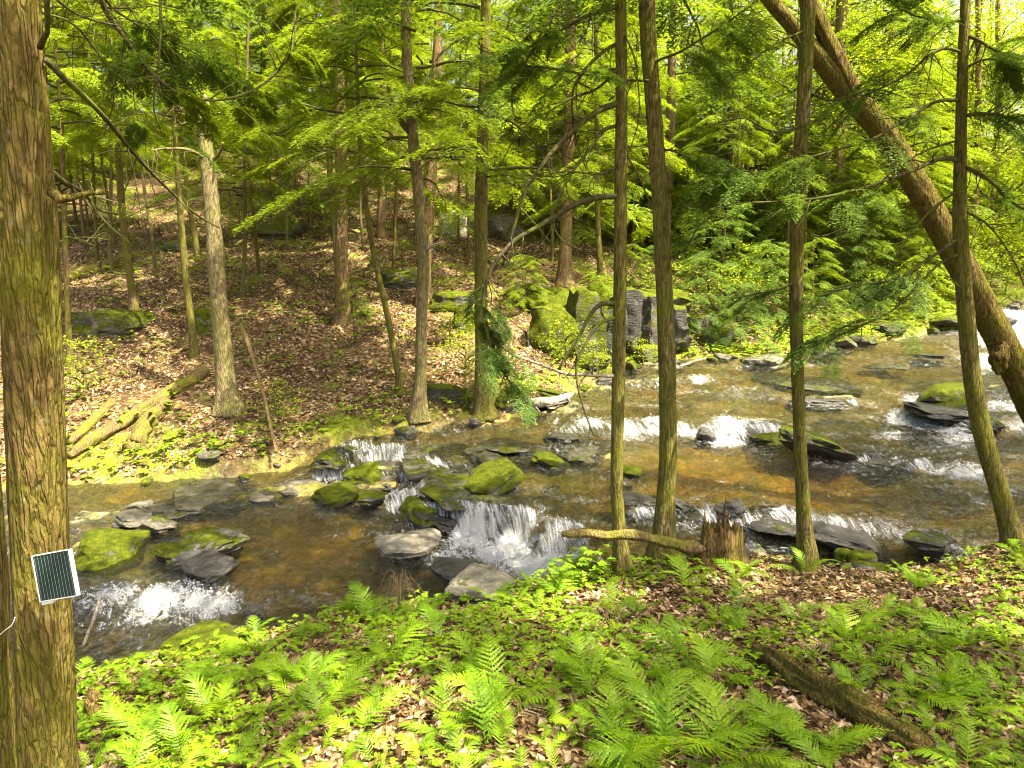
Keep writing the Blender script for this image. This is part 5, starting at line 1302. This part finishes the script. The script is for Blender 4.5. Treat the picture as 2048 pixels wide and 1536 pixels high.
board('mount_tab', [(-pw + .001, -ph - .016, 0), (-pw + .055, -ph - .013, 0), (-pw + .066, -ph - .0005, 0), (-pw + .001, -ph - .0005, 0)], .012, 'panel_white', panel, B0)
bag = Bag()
limb_into(bag, [P(-20, 1290, 2.9), P(8, 1262, 2.85), P(24, 1250, 2.84), P(30, 1234, 2.84)], .0018, .0014, 8, .02)
tag(link('cord', bag.mesh('cord', MAT['cord'], True)), 'thin white cord beside the solar panel trunk at the left edge', 'cord')

# ------------------------------------------------------------------ ferns and ground cover on the near bank
def frond_mesh(seed, L_=1.0, pairs=26, wid=.26, arch=.35):
    g = np.random.default_rng(seed)
    V, Fq = [], []
    n = 0
    t = np.linspace(0, 1, 16)
    def rach(s): return np.array([s * L_ * (1 - .15 * s), 0, L_ * (arch * 1.5 * s - arch * 1.75 * s * s)])
    rp = np.array([rach(s) for s in t])
    v_, f_ = tube(rp, np.linspace(.006, .0015, 16) * L_, 4)
    bag = Bag(); bag.add(v_, f_)
    for k in range(pairs):
        s = .16 + .82 * k / (pairs - 1)
        prof = min(1, (s - .08) / .28) ** .8 * (1 - s) ** .75 * 1.9
        ln = wid * L_ * prof * g.uniform(.9, 1.08) + .012
        p0 = rach(s); tn = unit(rach(min(s + .02, 1)) - rach(s - .02))
        for sg in (-1, 1):
            a = R(62 - 18 * s + g.normal() * 4)
            d = unit(tn * math.cos(a) + np.array([0, sg, 0]) * math.sin(a) + np.array([0, 0, -.12 + g.normal() * .06]))
            w_ = unit(np.cross(np.cross(d, tn), d))
            nrm = np.cross(d, w_)
            hw = .019 * L_ * min(1, prof * 1.3) + .003
            # serrated pinna: teeth along both edges
            nt = 6
            xs_ = np.linspace(0, 1, nt + 1)
            pts = []
            for j, x in enumerate(xs_):
                e = hw * (1 - x) ** .7 * (1 if j % 1 == 0 else 1)
                c = p0 + d * ln * x + nrm * (-.05 * ln * x * x)
                pts.append((c, e))
            base_i = 0
            vv_ = []; qq = []; tt = []
            for j in range(nt):
                c0, e0 = pts[j]; c1, e1 = pts[j + 1]
                b_ = len(vv_)
                tip = c0 * .35 + c1 * .65
                vv_ += [c0, tip + w_ * e0 + nrm * .1 * e0, c1, tip - w_ * e0 + nrm * .1 * e0, c0 + w_ * e0 * .42, c0 - w_ * e0 * .42]
                tt += [[b_, b_ + 4, b_ + 2], [b_ + 4, b_ + 1, b_ + 2], [b_, b_ + 2, b_ + 5], [b_ + 5, b_ + 2, b_ + 3]]
            bag.add(np.array(vv_), np.array(tt))
    return bag.mesh('frond', MAT['fern'])
FROND = [frond_mesh(700 + k, 1.0, 14 + k, [.15, .19, .23, .17, .26, .21, .13, .2][k], [.35, .45, .28, .55, .2, .15, .62, .4][k]) for k in range(8)]
def fern(x, y, size, label, group, nf=6, rz=None, seed=0, spread=1.0):
    g = np.random.default_rng(seed)
    z = float(Hg(x, y))
    t = thing('fern', (x, y, z - .01), label, 'fern', group)
    r0 = g.uniform(0, 6.28) if rz is None else rz
    for k in range(nf):
        dry = g.uniform() < .06
        f = link('frond', DRY[g.integers(3)] if dry else FROND[g.integers(8)], t)
        s = size * g.uniform(.5, 1.25)
        f.scale = (s, s * g.uniform(.85, 1.1), s)
        f.rotation_euler = (g.normal() * .15, -R((g.uniform(-8, 6) if dry else g.uniform(4, 52)) * (2 - spread)), r0 + k * 6.28 / nf + g.normal() * .25)
    return t
DRY = []
for fm in FROND[:3]:
    c_ = fm.copy(); c_.materials.clear(); c_.materials.append(MAT['dry_grass']); DRY.append(c_)
NAMED = [(1605, 1150, .44, 'tall fern at the foot of the slim dark trunk'), (1490, 1150, .3, 'fern right of the splintered stump'), (1375, 1150, .34, 'fern left of the splintered stump'), (1840, 1180, .4, 'bright sunlit fern at the water edge on the right bank'),
         (2035, 1115, .46, 'fern clump at the foot of the bent trunk'), (735, 1240, .42, 'fern at the near water edge left of the dry grass tuft'), (830, 1240, .42, 'large bright fern in front of the dry grass tuft'), (520, 1312, .34, 'arching fern at the water edge beside the mossy mound'),
         (1690, 1300, .46, 'big yellow-green fern above the rotting log'), (1760, 1240, .36, 'yellow-green fern up the bank beyond the big one by the log'), (1480, 1180, .28, 'fern in open litter below the splintered stump'), (1330, 1520, .56, 'large fern at the bottom edge right of the middle'),
         (1230, 1490, .5, 'large fern at the bottom edge in the middle'), (1450, 1530, .52, 'fern with broad arching frond at the bottom edge'), (230, 1330, .26, 'fern at the water edge right of the solar panel tree'), (20, 1440, .34, 'fern left of the solar panel trunk foot'), (280, 1480, .34, 'fern in the lower left beside the small rotten stump'),
         (1930, 1300, .36, 'sunlit fern on the right bank near the picture edge'), (420, 1400, .3, 'fern left of the middle on the near bank'), (1100, 1180, .2, 'small fern by the white water pool')]
fpos = []
for i, (px, py, sz, lab) in enumerate(NAMED):
    p = G(px, py); fpos.append(p[:2])
    fern(p[0], p[1], sz, lab, 'ferns that stand out', 7 if sz > .3 else 6, seed=900 + i, spread=1.0 if i not in (0, 4) else .75)
gf = np.random.default_rng(31)
nf_, tries = 0, 0
while nf_ < 235 and tries < 9000:
    tries += 1
    px = gf.uniform(-60, 2110); py = 1150 + 420 * gf.uniform() ** .8
    bare = math.exp(-(((px - 1620) / 260) ** 2 + ((py - 1185) / 70) ** 2)) + .8 * math.exp(-(((px - 1980) / 130) ** 2 + ((py - 1190) / 60) ** 2)) + .7 * math.exp(-(((px - 1050) / 90) ** 2 + ((py - 1270) / 40) ** 2)) + .8 * math.exp(-(((px - 700) / 150) ** 2 + ((py - 1500) / 60) ** 2)) + .5 * math.exp(-(((px - 950) / 180) ** 2 + ((py - 1480) / 60) ** 2))
    if gf.uniform() < bare: continue
    p = G(px, py)
    if float(bil(SD, p[0], p[1])) > -.12: continue
    if any((p[0] - a[0]) ** 2 + (p[1] - a[1]) ** 2 < .155 ** 2 for a in fpos): continue
    if abs(px - 95) < 75 and p[1] < 3.2: continue
    if 1460 < px < 1900 and -25 < py - (1312 + (px - 1500) * .56) < 95: continue
    fpos.append(p[:2])
    fs_ = float(gf.choice([.15, .21, .28, .36, .46], p=[.22, .25, .24, .18, .11]))
    side = 'beside the solar panel trunk' if px < 330 else 'on the left part of the near bank' if px < 750 else 'in the middle of the near bank' if px < 1250 else 'right of the middle of the near bank' if px < 1650 else 'on the right part of the near bank'
    row = 'along the bottom picture edge' if py > 1440 else 'halfway down the bank' if py > 1290 else 'close to the water'
    lab = ('small' if fs_ < .2 else 'middle-sized' if fs_ < .3 else 'large') + ' fern ' + side + ', ' + row
    fern(p[0], p[1], fs_, lab, 'near bank: ' + lab, int(gf.integers(4, 7)), seed=1000 + nf_)
    nf_ += 1

def scatter_near(n, seed, dens=None):
    g = np.random.default_rng(seed)
    x = g.uniform(-5.2, 9.5, n * 3); y = g.uniform(2.2, 9.0, n * 3)
    k = (bil(SD, x, y) < -.02) & (np.abs(x) < y * .85 + .8)
    x, y = x[k], y[k]
    if dens is not None:
        kk = g.uniform(size=len(x)) < dens(x, y); x, y = x[kk], y[kk]
    # thinner with distance so that pieces stay of a similar size on the ground
    return x[:n], y[:n], g
def normals_at(x, y):
    e = .05
    dx = (Hg(x + e, y) - Hg(x - e, y)) / (2 * e); dy = (Hg(x, y + e) - Hg(x, y - e)) / (2 * e)
    return unit(np.stack([-dx, -dy, np.ones_like(dx)], -1))
def flat_leaves(x, y, g, lmin, lmax, lift, tilt, aspect=.6):
    n = len(x)
    N = unit(normals_at(x, y) + g.normal(size=(n, 3)) * tilt)
    U = g.normal(size=(n, 3)); U = unit(U - (U * N).sum(1, keepdims=True) * N)
    Wd = np.cross(N, U)
    l = g.uniform(lmin, lmax, n)
    B = np.stack([x, y, Hg(x, y) + g.uniform(.002, lift, n)], -1) - U * l[:, None] * .5
    return B, U, Wd, l, l * aspect * g.uniform(.7, 1.2, n)
# dead leaves
x, y, g = scatter_near(42000, 41)
L1 = flat_leaves(x, y, g, .03, .085, .025, .45)
def curled(B, U, Wd, l, w, g):
    """six-vertex curled leaf: two folded halves"""
    N = np.cross(U, Wd)
    l = l[:, None]; w = w[:, None]
    c = g.uniform(-.25, .35, (len(B), 1))
    m = B + U * l * .45 - N * c * l * .3
    V = np.stack([B, m + Wd * w * .5 + N * c * w * .9, B + U * l + N * c * l * .3, m - Wd * w * .5 + N * c * w * .9, m], 1).reshape(-1, 3)
    i = np.arange(len(B))[:, None] * 5
    T = np.concatenate([i + np.array([[0, 4, 1]]), i + np.array([[1, 4, 2]]), i + np.array([[2, 4, 3]]), i + np.array([[3, 4, 0]])])
    return V, T
V, T_ = curled(*L1, g)
tag(link('leaf_litter', mk_mesh('leaf_litter', V, T_, MAT['litter'])), 'brown dead leaves covering the near bank', 'leaf litter', kind='stuff')
gl_ = np.random.default_rng(43)
x = gl_.uniform(-16, 15, 260000); y = 11.5 + 24 * gl_.uniform(size=260000) ** 1.1
k = (bil(SD, x, y) < .0) & (np.abs(x) < y * .8) & (gl_.uniform(size=260000) < np.clip(.55 + 1.5 * n2(x, y, .9, 12.0, 4), .06, 1))
x, y = x[k][:75000], y[k][:75000]
L2 = flat_leaves(x, y, gl_, .045, .115, .035, .5)
V, T_ = curled(*L2, gl_)
tag(link('leaf_litter', mk_mesh('leaf_litter', V, T_, MAT['litter'])), 'brown dead leaves covering the far hillside', 'leaf litter', kind='stuff')
# low leafy seedlings: small whorls of leaves on short stems
def whorls(x, y, g, hmin, hmax, lmin, lmax, per=5):
    n = len(x)
    zt = Hg(x, y) + g.uniform(hmin, hmax, n)
    out = newout()
    a0 = g.uniform(0, 6.28, n)
    for k in range(per):
        a = a0 + k * 6.28 / per + g.normal(size=n) * .25
        U = unit(np.stack([np.cos(a), np.sin(a), g.normal(size=n) * .2 - .05], -1))
        Wd = unit(np.stack([-np.sin(a), np.cos(a), g.normal(size=n) * .2], -1))
        l = g.uniform(lmin, lmax, n)
        out[0].append(np.stack([x, y, zt], -1)); out[1].append(U); out[2].append(Wd); out[3].append(l); out[4].append(l * .62)
    return out
def cov_d(x, y):
    b = n2(x, y, 1.1, 8.0, 3)
    lit = np.exp(-(((x - 2.6) / 1.5) ** 2 + ((y - 5.7) / .7) ** 2))
    return np.clip(.55 + b * 1.1 - lit * 1.3, 0, 1)
x, y, g = scatter_near(9500, 51, cov_d)
tag(link('ground_cover', leaves_mesh('ground_cover', whorls(x, y, g, .02, .11, .022, .05), MAT['cover'], fold=.1)), 'low leafy seedlings carpeting the near bank', 'ground cover', kind='stuff')
g = np.random.default_rng(53)
x = g.uniform(-13, 16, 30000); y = 12 + 20 * g.uniform(size=30000)
sd_ = bil(SD, x, y)
pr = .08 + .22 * np.exp(-((sd_ + .5) / .6) ** 2) + .65 * sstep(3.5, 7, x) * sstep(17, 20, y) + .25 * np.clip(n2(x, y, .5, 3.3, 3), 0, 1)
k = (sd_ < -.03) & (g.uniform(size=30000) < pr) & (np.abs(x) < y * .8)
x, y = x[k], y[k]
tag(link('ground_cover', leaves_mesh('ground_cover', whorls(x, y, g, .04, .25, .06, .14), MAT['cover'], fold=.1)), 'low ferns and seedlings scattered over the far bank', 'ground cover', kind='stuff')
# leafy maple seedlings beside the main waterfall
for i, (px, py, sc, lab) in enumerate([(1190, 1150, .30, 'bright leafy maple seedling at the lip of the near bank, left of the paired trunks'), (1150, 1165, .22, 'small leafy seedling beside the white water pool')]):
    p = G(px, py)
    t = thing('leafy_seedling', p, lab, 'seedling')
    g = np.random.default_rng(60 + i)
    out = newout(); bag = Bag()
    for k in range(26):
        a = g.uniform(0, 6.28); rr_ = g.uniform(.05, 1.0) * sc; hh = g.uniform(.3, 1.0) * sc
        tip = np.array([math.cos(a) * rr_, math.sin(a) * rr_, hh])
        limb_into(bag, [np.zeros(3), tip * np.array([.4, .4, .8]), tip], .003, .001, 4, .08)
        for j in range(5):
            b = a + (j - 2) * .62
            u = unit(np.array([math.cos(b), math.sin(b), -.25 + g.normal() * .1])); w_ = unit(np.array([-math.sin(b), math.cos(b), g.normal() * .15]))
            out[0].append(tip[None]); out[1].append(u[None]); out[2].append(w_[None]); out[3].append([.085 * (1 - .16 * abs(j - 2))]); out[4].append([.045])
    link('stems', bag.mesh('stems', MAT['twig']), t)
    link('foliage', leaves_mesh('foliage', out, MAT['cover'], fold=.1), t)
# dry grass tuft at the water edge
p = G(800, 1228)
t = thing('dry_grass_tuft', p, 'tuft of dry straw-coloured grass hanging at the near water edge', 'grass tuft')
g = np.random.default_rng(71); bag = Bag()
for k in range(46):
    a = g.uniform(0, 6.28); h = g.uniform(.18, .46); o = g.uniform(.02, .12)
    limb_into(bag, [g.normal(size=3) * .015, np.array([math.cos(a) * o * .4, math.sin(a) * o * .4, h * .8]), np.array([math.cos(a) * o, math.sin(a) * o, h]), np.array([math.cos(a) * o * 2.0, math.sin(a) * o * 2.0 - .02, h * .6])], .0026, .001, 3, .06)
link('blades', bag.mesh('blades', MAT['dry_grass']), t)
